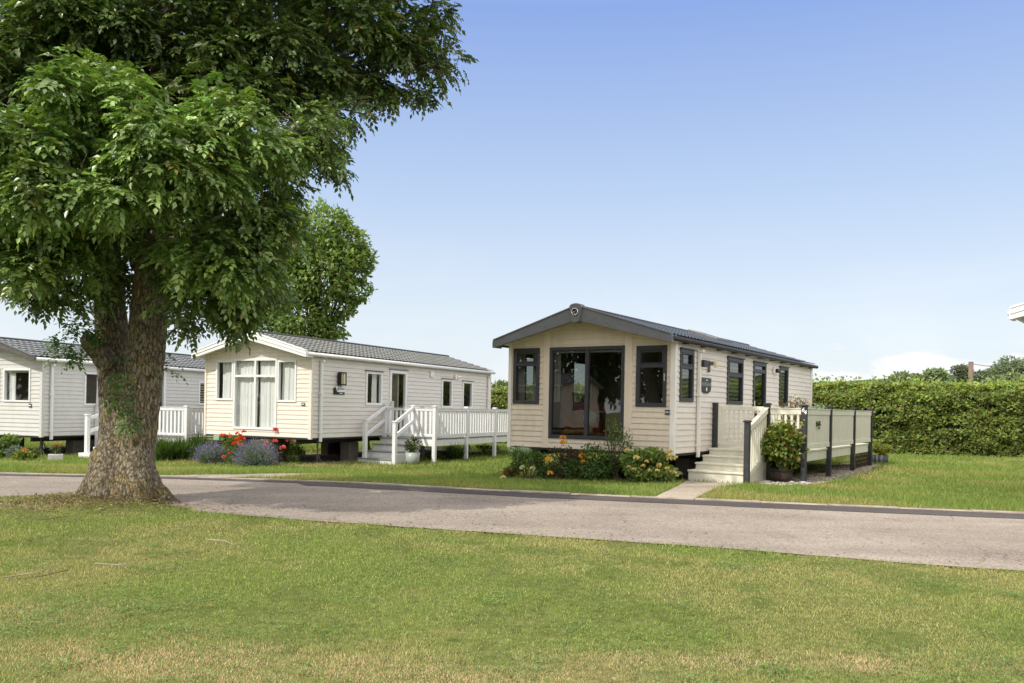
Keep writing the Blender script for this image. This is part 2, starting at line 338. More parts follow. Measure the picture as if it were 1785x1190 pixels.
# ground sheet: dense near, coarse far
def grid_sheet(name,xs,ys,fn,mat,kind='structure'):
    X,Y=np.meshgrid(xs,ys); Z=fn(X,Y); V=np.stack([X,Y,Z],-1).reshape(-1,3); ny,nx=X.shape
    i=(np.arange(ny-1)[:,None]*nx+np.arange(nx-1)[None]).reshape(-1); Fc=np.stack([i,i+1,i+1+nx,i+nx],1)
    o=npmesh(name,mat,V,Fc,np.ones((len(V),3))*.5,smooth=True); return tag(o,kind=kind)
xs=np.concatenate([[-900,-500,-250,-120,-70],np.arange(-45,-14,1.2),np.arange(-14,14,.3),np.arange(14,45,1.2),[70,120,250,500,900]])
ys=np.concatenate([[-200,-60,-20,-8,-2],np.arange(0,26,.3),np.arange(26,60,1.5),[70,90,120,160,220,300,450,700,1200]])
def under(x,y):
    inside=((y>ynear(x)+.12)&(y<yfar(x)+.0)); return gz(x,y)-np.where(inside,.03,0)
grid_sheet('ground',xs,ys,under,M['ground'])
def strip(name,xs,ya,yb,z,mat,thick=.0):
    mb=MB()
    for a,b in zip(xs[:-1],xs[1:]):
        za=[float(np.ravel(z(a,t))[0]) for t in (ya(a),yb(a))]; zb=[float(np.ravel(z(b,t))[0]) for t in (ya(b),yb(b))]
        A=(a,float(ya(a)),za[0]);B=(b,float(ya(b)),zb[0]);C=(b,float(yb(b)),zb[1]);D=(a,float(yb(a)),za[1])
        if thick: mb.box8([(p[0],p[1],p[2]-.1) for p in (A,B,C,D)]+[(p[0],p[1],p[2]+thick) for p in (A,B,C,D)])
        else: mb.quad(A,B,C,D)
    return tag(mb.build(name,mat),kind='structure')
rx=np.concatenate([np.arange(-60,-14,3),np.arange(-14,14.01,.25),np.arange(17,60,3)])
w1=lambda x:.06*(fnoise(x,x*0+3,1.3,5)-.5)
strip('road',rx,lambda x:ynear(x)+.07*(fnoise(np.array(x),0,1.6,8)-.5)*2,lambda x:yfar(x)-.02,lambda x,y:0.006,M['road'])
strip('road_patch_strip',rx,lambda x:yfar(x)-(.62 if x>-3.4 else .28)+.05*(vnoise(np.array(x),0,2,4)-.5),lambda x:yfar(x)-.0,lambda x,y:0.011,M['strip'])
kb=MB(); x=-45.0
while x<28:
    L=.9; y0=float(yfar(x)); y1=float(yfar(x+L-.012)); j=random.uniform(-.006,.006)
    a=(x,y0); b=(x+L-.012,y1); w=.12
    kb.box8([(a[0],a[1],-.1),(b[0],b[1],-.1),(b[0]+.02,b[1]+w,-.1),(a[0]+.02,a[1]+w,-.1),(a[0],a[1],.028+j),(b[0],b[1],.028+j),(b[0]+.02,b[1]+w,.028+j),(a[0]+.02,a[1]+w,.028+j)])
    x+=L
tag(kb.build('kerb',M['kerb'],bevel=.006),kind='structure')
def polyground(name,poly,mat,up=.012):
    # subdivided quad strip: poly = list of (left pt, right pt)
    mb=MB()
    for (a,b),(c,d) in zip(poly[:-1],poly[1:]):
        n=6
        for i in range(n):
            for j in range(2):
                def P(s,t):
                    l=(a[0]+(c[0]-a[0])*s,a[1]+(c[1]-a[1])*s); r=(b[0]+(d[0]-b[0])*s,b[1]+(d[1]-b[1])*s)
                    x=l[0]+(r[0]-l[0])*t; y=l[1]+(r[1]-l[1])*t; return (x,y,gzf(x,y)+up)
                mb.quad(P(i/n,j/2),P(i/n,(j+1)/2),P((i+1)/n,(j+1)/2),P((i+1)/n,j/2))
    return tag(mb.build(name,mat),kind='structure')
# path to the near caravan's steps
PATH=[((2.12,12.15),(2.72,12.1)),((2.5,13.2),(3.12,13.1)),((3.0,14.6),(3.65,14.35)),((3.4,15.9),(4.3,15.3))]
polyground('path',PATH,M['path'],.014)
P2=[((-6.2,14.25),(-5.0,14.1)),((-5.0,14.9),(-4.1,14.5)),((-4.2,16.2),(-3.8,16.0)),((-3.4,18.6),(-3.15,18.5))]
polyground('side_path',P2,M['kerb'],.016)
# ---------------------------------------------------------------- wall machinery
def wallmap(kind,W,L):
    if kind=='front': return lambda a,o,z:(-a,-o,z)
    if kind=='side': return lambda a,o,z:(o,a,z)
    if kind=='left': return lambda a,o,z:(-W-o,a,z)
    if kind=='rear': return lambda a,o,z:(-a,L+o,z)
def siding(mb,mp,a0,a1,z0,z1,lim,openings,pitch=.11,lap=.016,off=0.0):
    """horizontal boards; lim(z)->(amin,amax); openings (a0,a1,z0,z1)"""
    rows=[];z=z0
    while z<z1-1e-6: rows.append(z); z+=pitch
    br=set([round(z0,5),round(z1,5)])
    if lap:
        for r in rows:
            for f in (0,.14,.8):
                if r+f*pitch<z1: br.add(round(r+f*pitch,5))
    for o in openings:
        for q in (o[2],o[3]):
            if z0<q<z1: br.add(round(q,5))
    br=sorted(br)
    def prof(f):  # outward offset within a board, f 0 bottom..1 top
        if f<.14: return lap*(.78+.22*f/.14)
        if f<.8: return lap*(1-.72*(f-.14)/.66)
        return lap*(.28-.28*(f-.8)/.2)
    for k in range(len(br)-1):
        za,zb=br[k],br[k+1]
        if zb-za<1e-5: continue
        zm=(za+zb)/2; ri=math.floor((zm-z0)/pitch); rb=z0+ri*pitch
        oa=off+(prof((za-rb)/pitch) if lap else 0); ob=off+(prof(min(1,(zb-rb)/pitch)) if lap else 0)
        la=lim(za); lb=lim(zb)
        iv=[(a0,a1)]
        for o in openings:
            if o[2]<=za+1e-4 and o[3]>=zb-1e-4:
                nv=[]
                for s,e in iv:
                    if o[1]<=s or o[0]>=e: nv.append((s,e)); continue
                    if o[0]>s: nv.append((s,o[0]))
                    if o[1]<e: nv.append((o[1],e))
                iv=nv
        for s,e in iv:
            sa,ea=max(s,la[0]),min(e,la[1]); sb,eb=max(s,lb[0]),min(e,lb[1])
            if ea<=sa and eb<=sb: continue
            if ea<sa: sa=ea=(sa+ea)/2
            if eb<sb: sb=eb=(sb+eb)/2
            mb.quad(mp(sa,oa,za),mp(ea,oa,za),mp(eb,ob,zb),mp(sb,ob,zb))
            if lap and abs(za-rb)<1e-4 and k>0:  # underside lip
                mb.quad(mp(sa,off,za),mp(ea,off,za),mp(ea,oa,za),mp(sa,oa,za))
def window(parent,mp,a0,a1,z0,z1,mat,glass,tr=None,mull=(),fw=.06,proud=.035,name='window',drip=None,sash=0,curtain=None,door=False,handle=False,blind=None):
    f=MB(); d0=-.05
    f.box(a0,a1,d0,proud,z0,z0+fw,mp); f.box(a0,a1,d0,proud,z1-fw,z1,mp); f.box(a0,a0+fw,d0,proud,z0+fw,z1-fw,mp); f.box(a1-fw,a1,d0,proud,z0+fw,z1-fw,mp)
    segs=[a0+fw]+[m for m in mull]+[a1-fw]
    for m in mull: f.box(m-fw*.55,m+fw*.55,d0,proud-.002,z0+fw,z1-fw,mp)
    if tr is not None:
        edges=[a0+fw]+[v for m in mull for v in (m-fw*.55,m+fw*.55)]+[a1-fw]
        for q in range(0,len(edges),2): f.box(edges[q],edges[q+1],d0,proud-.004,tr-fw*.5,tr+fw*.5,mp)
    w=f.build(name,mat,parent,bevel=.006)
    panes=MB(); cells=[]
    edges=[a0+fw]+[v for m in mull for v in (m-fw*.55,m+fw*.55)]+[a1-fw]
    zc=[z0+fw]+([tr-fw*.5,tr+fw*.5] if tr is not None else [])+[z1-fw]
    for q in range(0,len(edges),2):
        for r in range(0,len(zc),2):
            cells.append((edges[q],edges[q+1],zc[r],zc[r+1]))
    for i,c in enumerate(cells):
        g=MB(); g.quad(mp(c[0],-.012,c[2]),mp(c[1],-.012,c[2]),mp(c[1],-.012,c[3]),mp(c[0],-.012,c[3])); g.build('pane',glass,w)
    if sash:
        s=MB()
        for c in cells:
            if sash==2 and c[2]>z0+fw+.01 or sash==1 or (sash==3 and c[2]<z0+fw+.01):
                t=.022; s.box(c[0],c[1],-.008,proud+.008,c[2],c[2]+t,mp); s.box(c[0],c[1],-.008,proud+.008,c[3]-t,c[3],mp); s.box(c[0],c[0]+t,-.008,proud+.008,c[2]+t,c[3]-t,mp); s.box(c[1]-t,c[1],-.008,proud+.008,c[2]+t,c[3]-t,mp)
        if s.v: s.build('sash',mat,w,bevel=.004)
    if drip is not None:
        MB().box(a0-.03,a1+.03,.0,proud+.03,z1+.001,z1+.022,mp).build('drip_rail',drip,w)
    if handle:
        h=MB(); h.box(a0+.02,a0+.045,proud,proud+.03,(z0+z1)/2-.1,(z0+z1)/2+.05,mp); h.build('handle',M['chrome'],w,bevel=.004)
    if curtain:
        for (c0,c1,cz0,cz1,mt) in curtain:
            cm=MB(); n=int((c1-c0)/.012); ph=random.random()*6; prev=None
            for i in range(n+1):
                a=c0+(c1-c0)*i/n; o=-.105+.010*math.sin(a*55+ph)+.008*math.sin(a*23+ph*2); 
                cur=[mp(a+.006*math.sin(5*zz+ph),o*(1+.1*math.sin(a*90)*(1-k)),zz) for k,zz in ((0,cz0),(.5,(cz0+cz1)/2),(1,cz1))]
                if prev:
                    cm.quad(prev[0],cur[0],cur[1],prev[1]); cm.quad(prev[1],cur[1],cur[2],prev[2])
                prev=cur
            cm.build('curtain',mt,w,smooth=True)
    if blind:
        b=MB(); b.box(a0+fw,a1-fw,-.075,-.03,z1-fw-.05,z1-fw-.003,mp)
        if blind>1:
            z=z0+fw+.03
            while z<z1-fw-.09:
                b.quad(mp(a0+fw+.02,-.062,z),mp(a1-fw-.02,-.062,z),mp(a1-fw-.02,-.035,z+.05),mp(a0+fw+.02,-.035,z+.05)); z+=.085
        b.build('blind',M['whiteroof'],w)
    return w
def tiles(mb,W,L,ze,zr,of,ob,os,pitch=.19,course=.36,amp=.018,stp=.03,base=.05):
    """both roof slopes as a rippled, stepped metal tile sheet; local coords"""
    V=[];Fc=[];T=[]
    ys=np.arange(-of,L+ob+.001,pitch/8)
    half=W/2+os; sl=(zr-ze)/(W/2); 
    for side in (1,-1):
        n=int(math.ceil(math.hypot(half,half*sl)/course)); rows=[]
        for c in range(n+1):
            for e in (0,1):
                # distances from ridge (horizontal)
                h=min(half,half*c/n); rows.append((h,e,c))
        rows=rows[1:-1]
        i0=len(V)
        for h,e,c in rows:
            x=-W/2+side*h; z=zr-sl*h+base
            # lower end of a course is raised: step at its front
            low=(e==0); rise=stp if low else 0
            u=(ys/pitch)%1.0; wv=np.where(u<.7,np.sin(u/.7*math.pi),-.35*np.sin((u-.7)/.3*math.pi))*amp
            for k in range(len(ys)):
                V.append((x,ys[k],z+rise+wv[k]))
                T.append(1.0 if (not low and wv[k]<amp*.15 and h>0.01) else (.55 if (not low and h>.01) else 0.0))  # step foot and troughs darkened: tile shadow dots put into the tint
        m=len(ys)
        for r in range(len(rows)-1):
            for k in range(m-1):
                a=i0+r*m+k; q=(a,a+1,a+1+m,a+m); Fc.append(q if side==-1 else q[::-1])
    mb.v+=V; b=0; mb.f+=Fc; mb.t=[(t,t,t,1) for t in T]
def caravan(name,label,org,yaw,W,L,zf,ze,zr,of,os,st,front=(),side=(),left=(),group=None,rearoh=.06,detail=True):
    root=empty(name,(org[0],org[1],0),-yaw,label,'static caravan',group)
    mF,mS,mL,mR=[wallmap(k,W,L) for k in ('front','side','left','rear')]
    sl=(zr-ze)/(W/2)
    full=lambda z:(0,W) if z<=ze else ((z-ze)/sl,W-(z-ze)/sl)
    op=lambda ws:[(w['r'][0],w['r'][1],w['r'][2],w['r'][3]) for w in ws]
    # walls
    fr=MB(); siding(fr,mF,0,W,zf,zr-.0,full,op(front)+[(a,b,zf-.1,zr+.1) for a,b in st.get('pil',())],st['pitch'],st['lap']); fr.build('front_wall',st['clad'],root)
    sd=MB(); siding(sd,mS,0,L,zf,ze+.03,lambda z:(0,L),op(side),st['pitch'],st['lap']); sd.build('side_wall',st.get('cladside',st['clad']),root)
    lf=MB(); siding(lf,mL,0,L,zf,ze+.03,lambda z:(0,L),op(left),st['pitch']*2,st['lap']); lf.build('side_wall',st['clad'],root)
    rr=MB(); siding(rr,mR,0,W,zf,zr,full,[],st['pitch'],st['lap']); rr.build('rear_wall',st['clad'],root)
    # interior shell
    inn=MB()
    siding(inn,mF,.05,W-.05,zf+.05,ze,lambda z:(0,W),op(front),.5,0,-.07); siding(inn,mS,.05,L-.05,zf+.05,ze,lambda z:(0,L),op(side),.5,0,-.07); siding(inn,mL,.05,L-.05,zf+.05,ze,lambda z:(0,L),op(left),.5,0,-.07)
    P=st.get('part',4.0)
    inn.box(-W+.08,-.08,P,P+.06,zf+.05,ze,None); inn.box(-W+.08,-.08,.08,L-.08,ze+.01,ze+.04,None)
    inn.build('interior_lining',M['inwall'],root)
    MB().box(-W+.01,-.01,.01,L-.01,zf-.005,zf+.05).build('floor',M['infloor'],root)
    # corner trims, pilasters
    cw=st.get('cw',.07); cm=st['corner']
    for (x0,x1,y0,y1) in ((-cw,.03,-.03,-.001),(.001,.03,-.001,cw*.7),(-W-.03,-W+cw*.6,-.03,-.001),(.001,.03,L-.12,L+.03)):
        MB().box(x0,x1,y0,y1,zf-.03,ze+.0).build('corner_trim',cm,root,bevel=.004)
    for a,b in st.get('pil',()):
        ztop=ze+sl*min(a,W-b)
        MB().box(a,b,-.02,.022,zf,ztop,mF).build('pilaster',st['trim'],root,bevel=.004)
    # roof tiles
    t=MB(); tiles(t,W,L,ze,zr,of,rearoh,os,st.get('tp',.19),st.get('tc',.34),st.get('ta',.016),st.get('ts',.03),.035); t.build('roof',st['tile'],root)
    rg=MB(); rg.tube([(-W/2,-of,zr+.05),(-W/2,L+rearoh,zr+.05)],.055,10); rg.build('ridge_cap',st.get('ridge',st['tile']),root,smooth=True) if False else rg.build('ridge_cap',st['ridgem'],root,smooth=True)
    # soffit and roof underside
    so=MB()
    for sgn in (1,-1):
        xe=-W/2+sgn*(W/2+os); ze2=zr-sl*(W/2+os)
        so.box8([(-W/2,-of,zr-.03),(xe,-of,ze2-.03),(xe,L+rearoh,ze2-.03),(-W/2,L+rearoh,zr-.03),(-W/2,-of,zr+.02),(xe,-of,ze2+.02),(xe,L+rearoh,ze2+.02),(-W/2,L+rearoh,zr+.02)])
    so.build('soffit',st['soffit'],root)
    # front bargeboards (tapering toward the tips)
    for sgn in (1,-1):
        b=MB(); am=W/2; at_=(-os-.02) if sgn==1 else (W+os+.02); zt=zr-sl*(abs(at_-am))
        hA,hT=st['fh']; za=zr+st.get('fa',.10); ztp=zt+st.get('ft',.05)
        b.prism([(am,za-hA),(am,za),(at_,ztp),(at_,ztp-hT)],of-.02,of+.04,mF)
        bo=b.build('bargeboard',st['fascia'],root,bevel=.008)
        lip=MB(); lip.prism([(am,za+.0),(am,za+.03),(at_,ztp+.03),(at_,ztp+.0)],of-.06,of+.055,mF); lip.build('upper_lip',st['fascia'],bo,bevel=.005)
        if st.get('step'):
            lp=MB(); lp.prism([(am,za-hA*.55),(am,za-hA*.45),(at_,ztp-hT*.5),(at_,ztp-hT*.4)],of+.04,of+.056,mF); lp.build('moulding',st['fascia'],bo)
        # return along the eave
        rt=MB(); rt.box(at_-.02 if sgn==1 else at_-.03,at_+.03 if sgn==1 else at_+.02,of-.25,of+.039,ztp-hT+.004,ztp-.004,mF); rt.build('end_cap',st['fascia'],bo,bevel=.006)
    # gutters + brackets
    for sgn in (1,-1):
        xe=os+.035 if sgn==1 else -W-os-.035; zg=zr-sl*(W/2+os)-.02
        g=MB(); g.tube([(xe,-of+.05,zg),(xe,L+rearoh,zg)],.048,10); go=g.build('gutter',st['gutter'],root,smooth=True)
        if sgn==1 and detail:
            y=.35
            while y<L:
                MB().box(.0,xe+.02,y,y+.045,zg-.055,zg-.02).build('gutter_bracket',st['gutter'],go); y+=.92
    for y in st.get('dp',()):
        d=MB(); yy=abs(y); zg=ze-.14
        d.box(.03,.095,yy,yy+.07,zf-.10,zg-.08); d.box(.03,os+.05,yy,yy+.07,zg-.08,zg-.02)
        do=d.build('downpipe',st['pipe'],root,bevel=.012)
        for z in (zf+.12,zf+1.12): MB().box(.018,.105,yy-.02,yy+.09,z,z+.035).build('pipe_clip',st['pipe'],do)
    # chassis
    ch=MB(); g0=gzf(org[0],org[1]+2)
    for x in (-.55,-W+.55): ch.box(x-.04,x+.04,.15,L-.1,zf-.17,zf-.01)
    for y in np.arange(.3,L,1.2): ch.box(-W+.1,-.1,y,y+.05,zf-.07,zf-.012)
    ch.build('chassis',M['darksteel'],root)
    MB().box(-W+.0,-.0,.0,L,zf-.045,zf-.012).build('floor_edge',st.get('edge',M['darksteel']),root)
    for x in (-.75,-W+.75):
        w=MB(); w.v=[]; 
        for o0,o1,r in ((-.09,.09,.27),): w.tube([(x-.09,L*.5,g0+.28),(x+.09,L*.5,g0+.28)],.27,24)
        wo=w.build('wheel',M['rubber'],root,smooth=False); r=MB(); r.tube([(x-.095,L*.5,g0+.28),(x+.095,L*.5,g0+.28)],.14,16); r.build('rim',M['steel'],wo)
    def grd(x,y):
        c,s=math.cos(-yaw),math.sin(-yaw); return gzf(org[0]+c*x-s*y,org[1]+s*x+c*y)
    for x in (-.5,-W+.5):
        for y in st.get('jacks',(1.0,3.3,6.8,L-.5)):
            g1=grd(x,y); j=MB(); j.tube([(x,y,g1+.01),(x,y,zf-.1)],.022,8); j.box(x-.09,x+.09,y-.09,y+.09,g1,g1+.02)
            for dx,dy in ((.14,0),(-.14,0),(0,.14)): j.bar((x+dx,y+dy,g1+.01),(x,y,g1+.3),.015,.015)
            j.build('jack_leg',M['steel'],root)
    for x in (-.55,-W+.55):
        for y in st.get('blocks',(2.3,5.7)):
            g1=grd(x,y); MB().box(x-.15,x+.15,y-.22,y+.22,g1-.02,zf-.171).build('concrete_block',M['block'],root,bevel=.01)
    for ws,mp in ((front,mF),(side,mS),(left,mL)):
        for w in ws:
            k=dict(w); r=k.pop('r'); lab=k.pop('label',None)
            wo=window(root,mp,*r,k.pop('mat',st['winm']),k.pop('glass',st['glass']),**k)
            if lab: wo['label']=lab
    return root,mF,mS,grd
def slab(name,org,yaw,W,L,mat=None,e=.15,up=.01):
    # terrain-hugging sheet below a caravan
    c,s=math.cos(-yaw),math.sin(-yaw); mb=MB(); nx,ny=8,20
    def P(i,j):
        x=-W-e+(W+2*e)*i/nx; y=-e+(L+2*e)*j/ny; X=org[0]+c*x-s*y; Y=org[1]+s*x+c*y; return (X,Y,gzf(X,Y)+up)
    for i in range(nx):
        for j in range(ny): mb.quad(P(i,j),P(i+1,j),P(i+1,j+1),P(i,j+1))
    return tag(mb.build(name,mat or M['conc']),kind='structure')
# ---------------------------------------------------------------- near caravan (beige, charcoal windows)
CO=(3.067,15.525); CY=.5985; CW=3.775; CL=9.875
stC=dict(clad=M['cladC'],cladside=M['cladCs'],trim=M['trimC'],corner=M['pvcC'],tile=M['tileC'],ridgem=M['char'],soffit=M['pvcC'],fascia=M['fasciaC'],gutter=M['charpost'],pipe=M['pvcC'],winm=M['char'],glass=M['glassdark'],
 pitch=.112,lap=.015,fh=(.28,.15),fa=.07,ft=.05,pil=((.88,1.04),(2.77,2.92)),dp=(1.07,),tp=.17,tc=.30,ta=.016,ts=.03,cw=.075,jacks=(.4,3.3,6.8,9.3),blocks=(2.0,5.7))
cur=M['curtaincream']
C_front=[dict(r=(3.02,3.68,1.40,2.58),tr=2.24,sash=2,curtain=[(3.1,3.26,1.45,2.52,cur),(3.46,3.66,1.45,2.52,cur)],fw=.075,blind=1),
 dict(r=(1.04,2.77,.70,2.58),mull=(1.885,),fw=.07,name='patio_door',blind=1,curtain=[(2.58,2.72,1.45,2.5,cur)]),
 dict(r=(.15,.79,1.38,2.56),tr=2.17,sash=2,fw=.075,blind=1,handle=True)]
C_side=[dict(r=(.22,.90,1.49,2.51),tr=2.17,fw=.075,sash=2,drip=M['char'],blind=2),
 dict(r=(2.83,3.86,1.48,2.51),tr=2.13,fw=.075,sash=2,drip=M['char'],blind=2),
 dict(r=(4.60,5.56,.56,2.51),tr=2.30,fw=.085,name='side_door',drip=M['char'],handle=True),
 dict(r=(6.70,7.46,1.49,2.50),fw=.075,drip=M['char'],blind=2)]
C_left=[dict(r=(.5,1.7,1.4,2.5),fw=.07),dict(r=(2.6,3.5,1.4,2.5),fw=.07)]
rC,cF,cS,cg=caravan('static_caravan','beige caravan with charcoal windows, round badge on its grey gable and dark blue roof',CO,CY,CW,CL,.4923,2.705,3.272,.45,.10,stC,C_front,C_side,C_left)
slab('caravan_base_soil',CO,CY,CW,CL,M['soil'],.1,.008)
# badge boss
bs=MB(); am=CW/2; bs.prism([(am-.09,3.06),(am-.05,3.01),(am+.05,3.01),(am+.09,3.06),(am+.14,3.33),(am+.11,3.375),(am+.04,3.395),(am-.04,3.395),(am-.11,3.375),(am-.14,3.33)],.36,.54,cF)
bo=bs.build('badge_mount',M['fasciaC'],rC,bevel=.012)
rg=MB(); pts=[cF(am+.068*math.cos(t),.552,3.225+.068*math.sin(t)) for t in np.linspace(0,2*math.pi,25)]
rg.tube(pts,.011,6,cap=False); rg.build('badge_ring',M['chrome'],bo,smooth=True)
MB().prism([(am+.060*math.cos(t),3.225+.060*math.sin(t)) for t in np.linspace(0,2*math.pi,20)[:-1]],.54,.546,cF).build('badge_disc',M['black'],bo)
sw=MB()
sw.prism([(am+.056,3.225),(am+.01,3.23),(am-.04,3.265),(am-.0,3.215),(am+.045,3.21)],.546,.555,cF)
sw.prism([(am+.0,3.20),(am-.04,3.18),(am-.02,3.17),(am+.03,3.19)],.546,.555,cF); sw.build('badge_bird',M['chrome'],bo)
for a in (.55,1.2,2.6,3.3):
    z=3.30-.15*abs(a-am)*2-.12; MB().tube([cF(a,.488,z),cF(a,.497,z)],.009,8).build('screw_cap',M['black'],rC)
pl=MB().box(.05,.17,.02,.03,1.235,1.325,cF).build('pitch_plate',M['navy'],rC); textmesh('plate_text','C064',.052,M['textwhite'],pl,lambda a,o,z:cF(.11-a,.032+o*.3,1.28+z),.0012)
pq=MB().prism([(1.32,2.0),(1.84,2.0),(1.84,1.78),(1.79,1.72),(1.68,1.685),(1.48,1.685),(1.37,1.72),(1.32,1.78)],.02,.032,cS).build('name_plaque',M['plaque'],rC)
textmesh('plaque_text','BORDEAUX',.095,M['lettergrey'],pq,lambda a,o,z:cS(1.58+a,.034+o*.3,1.865+z),.001)
MB().box(1.55,1.61,.033,.036,1.73,1.80,cS).build('plaque_mark',M['textwhite'],pq); MB().box(1.54,1.62,.033,.036,1.945,1.965,cS).build('plaque_mark',M['textwhite'],pq)
lm=MB(); lm.box(1.66,1.74,.02,.05,2.12,2.36,cS); lm.box(1.67,1.73,.05,.16,2.26,2.34,cS); lo=lm.build('wall_lamp',M['steel'],rC,bevel=.008)
MB().box(1.655,1.745,.14,.20,2.22,2.34,cS).build('lamp_glass',M['amber'],lo,bevel=.01)
vt=MB().tube([cS(6.17,.02,2.37),cS(6.17,.06,2.37)],.085,20).build('round_vent',M['pvcC'],rC); MB().box(6.19,6.40,.06,.13,2.32,2.42,cS).build('camera_body',M['black'],vt,bevel=.02)
MB().box(1.10,1.28,.10,.16,2.2,2.34,cS).build('cable_box',M['charpost'],rC)
gb=MB().box(3.2,3.72,.0,.12,.36,.475,cF); gbo=gb.build('service_box',M['greenbox'],rC,bevel=.01)
hs=MB(); hs.tube([cF(3.55,.05,.38),cF(3.56,.10,.25),cF(3.5,.2,.12),cF(3.35,.28,.05),cF(3.15,.3,.06)],.014,8); hs.build('hose',M['yellow'],gbo,smooth=True)
jl=MB(); jl.tube([cF(3.42,.03,0.0),cF(3.42,.03,.40)],.028,8).build('front_leg',M['galv'],rC,smooth=True)
# roof window
rv=MB(); 
def onroof(y,h,up): sl=(3.272-2.705)/(CW/2); return (-CW/2+h,y,3.272-sl*h+up)
rv.box8([onroof(4.9,.12,.04),onroof(4.9,.9,.04),onroof(6.0,.9,.04),onroof(6.0,.12,.04),onroof(4.9,.12,.14),onroof(4.9,.9,.12),onroof(6.0,.9,.12),onroof(6.0,.12,.14)])
rv.build('roof_window',M['steel'],rC,bevel=.01)
# ---------------------------------------------------------------- middle caravan (cream, white trim)
BO=(-5.0704,20.676); BY=.4494; BW=3.597; BL=9.818
white=M['white']; cw_=M['curtain']
stB=dict(clad=M['cladB'],cladside=pm('cream cladding in its shaded side tone',(.70,.66,.61),.42,.05,3,.1,90,.35,vec=(1,1,6),dirt=((.48,.43,.38),5,.3,(1,.3,1))),trim=M['cladB'],corner=M['cladB'],tile=M['tileB'],ridgem=M['char'],soffit=white,fascia=white,gutter=white,pipe=white,winm=white,glass=M['glass'],  # cladside: same cladding greyed, the side's shade painted into its colour
 pitch=.115,lap=.014,fh=(.22,.15),fa=.05,ft=.05,step=True,dp=(.28,9.55),tp=.18,tc=.30,ta=.016,ts=.035,cw=.06,jacks=(.9,3.2,6.8,9.2),blocks=(2.35,4.6))
B_front=[dict(r=(2.60,3.22,1.37,2.44),fw=.055,curtain=[(2.64,3.10,1.41,2.41,cw_)]),
 dict(r=(1.10,2.59,.62,2.48),mull=(1.84,),tr=2.02,fw=.06,name='patio_window',curtain=[(1.13,1.78,.64,2.44,cw_),(1.87,2.56,.64,2.44,cw_)]),
 dict(r=(.47,1.09,1.35,2.43),fw=.055,curtain=[(.5,1.03,1.39,2.41,cw_)])]
B_side=[dict(r=(2.28,3.07,1.31,2.26),fw=.07,drip=M['steel'],curtain=[(2.74,2.98,1.36,2.2,cw_)]),
 dict(r=(3.44,4.35,.42,2.36),fw=.10,name='side_door',drip=M['steel'],handle=True,curtain=[(3.55,3.85,.9,1.45,cw_)]),
 dict(r=(6.39,7.08,1.27,2.21),fw=.07,drip=M['steel'],curtain=[(6.46,6.6,1.3,2.15,cw_)]),
 dict(r=(7.77,8.47,1.26,2.19),fw=.07,drip=M['steel'])]
rB,bF,bS,bg=caravan('static_caravan','cream caravan with white gable boards, white curtains and a grey green roof',BO,BY,BW,BL,.4494,2.608,3.117,.36,.10,stB,B_front,B_side,[dict(r=(.8,2.0,1.4,2.4),fw=.07),dict(r=(4.8,5.7,1.4,2.4),fw=.07)])
slab('caravan_base_slab',BO,BY,BW,BL,M['conc'],.05)
ll=MB(); ll.box(1.02,1.22,.02,.05,1.86,2.14,bS); lo=ll.build('wall_lamp',M['black'],rB,bevel=.004)
l2=MB(); 
for a,b,c,d in ((1.0,1.24,1.82,1.85),(1.0,1.24,2.14,2.17),(1.0,1.03,1.85,2.14),(1.21,1.24,1.85,2.14),(1.085,1.10,1.85,2.14)): l2.box(a,b,.05,.15,c,d,bS)
l2.build('lamp_cage',M['black'],lo); MB().box(1.035,1.205,.06,.14,1.855,2.135,bS).build('lamp_glass',M['amber'],lo)
sg=MB().box(.86,1.32,.02,.03,1.58,1.76,bS).build('name_sign',M['black'],rB)
MB().prism([(1.0,1.645),(1.32,1.645),(1.32,1.80),(.92,1.80)],.032,.036,bS).build('sign_panel',M['textwhite'],sg)
MB().prism([(.985,1.775),(1.01,1.70),(1.03,1.74),(1.06,1.775),(1.04,1.70),(1.015,1.665)],.038,.042,bS).build('sign_emblem',M['black'],sg)
textmesh('sign_text','WILLERBY',.052,M['teal'],sg,lambda a,o,z:bS(1.19+a,.040+o*.3,1.725+z),.0008)
MB().box(1.1,1.23,.032,.036,1.605,1.622,bS).build('sign_small_text',M['textwhite'],sg)
pb=MB().box(.18,.29,.02,.03,1.27,1.345,bF).build('pitch_plate',M['navy'],rB); MB().box(.19,.28,.031,.034,1.295,1.32,bF).build('plate_text',M['textwhite'],pb)
MB().box(5.65,5.85,.02,.06,2.24,2.42,bS).build('wall_vent',white,rB,bevel=.01)
vl=MB().tube([bS(7.25,.02,2.31),bS(7.25,.07,2.31)],.07,16).build('outside_light',white,rB); MB().tube([bS(7.3,.07,2.30),bS(7.45,.14,2.32)],.035,10).build('light_head',white,vl)
MB().box(3.0,3.2,.0,.1,.30,.435,bF).build('service_box',M['greenbox'],rB,bevel=.01)
MB().box(1.95,2.2,.05,.06,.22,.36,bF).build('small_notice',M['navy'],rB)
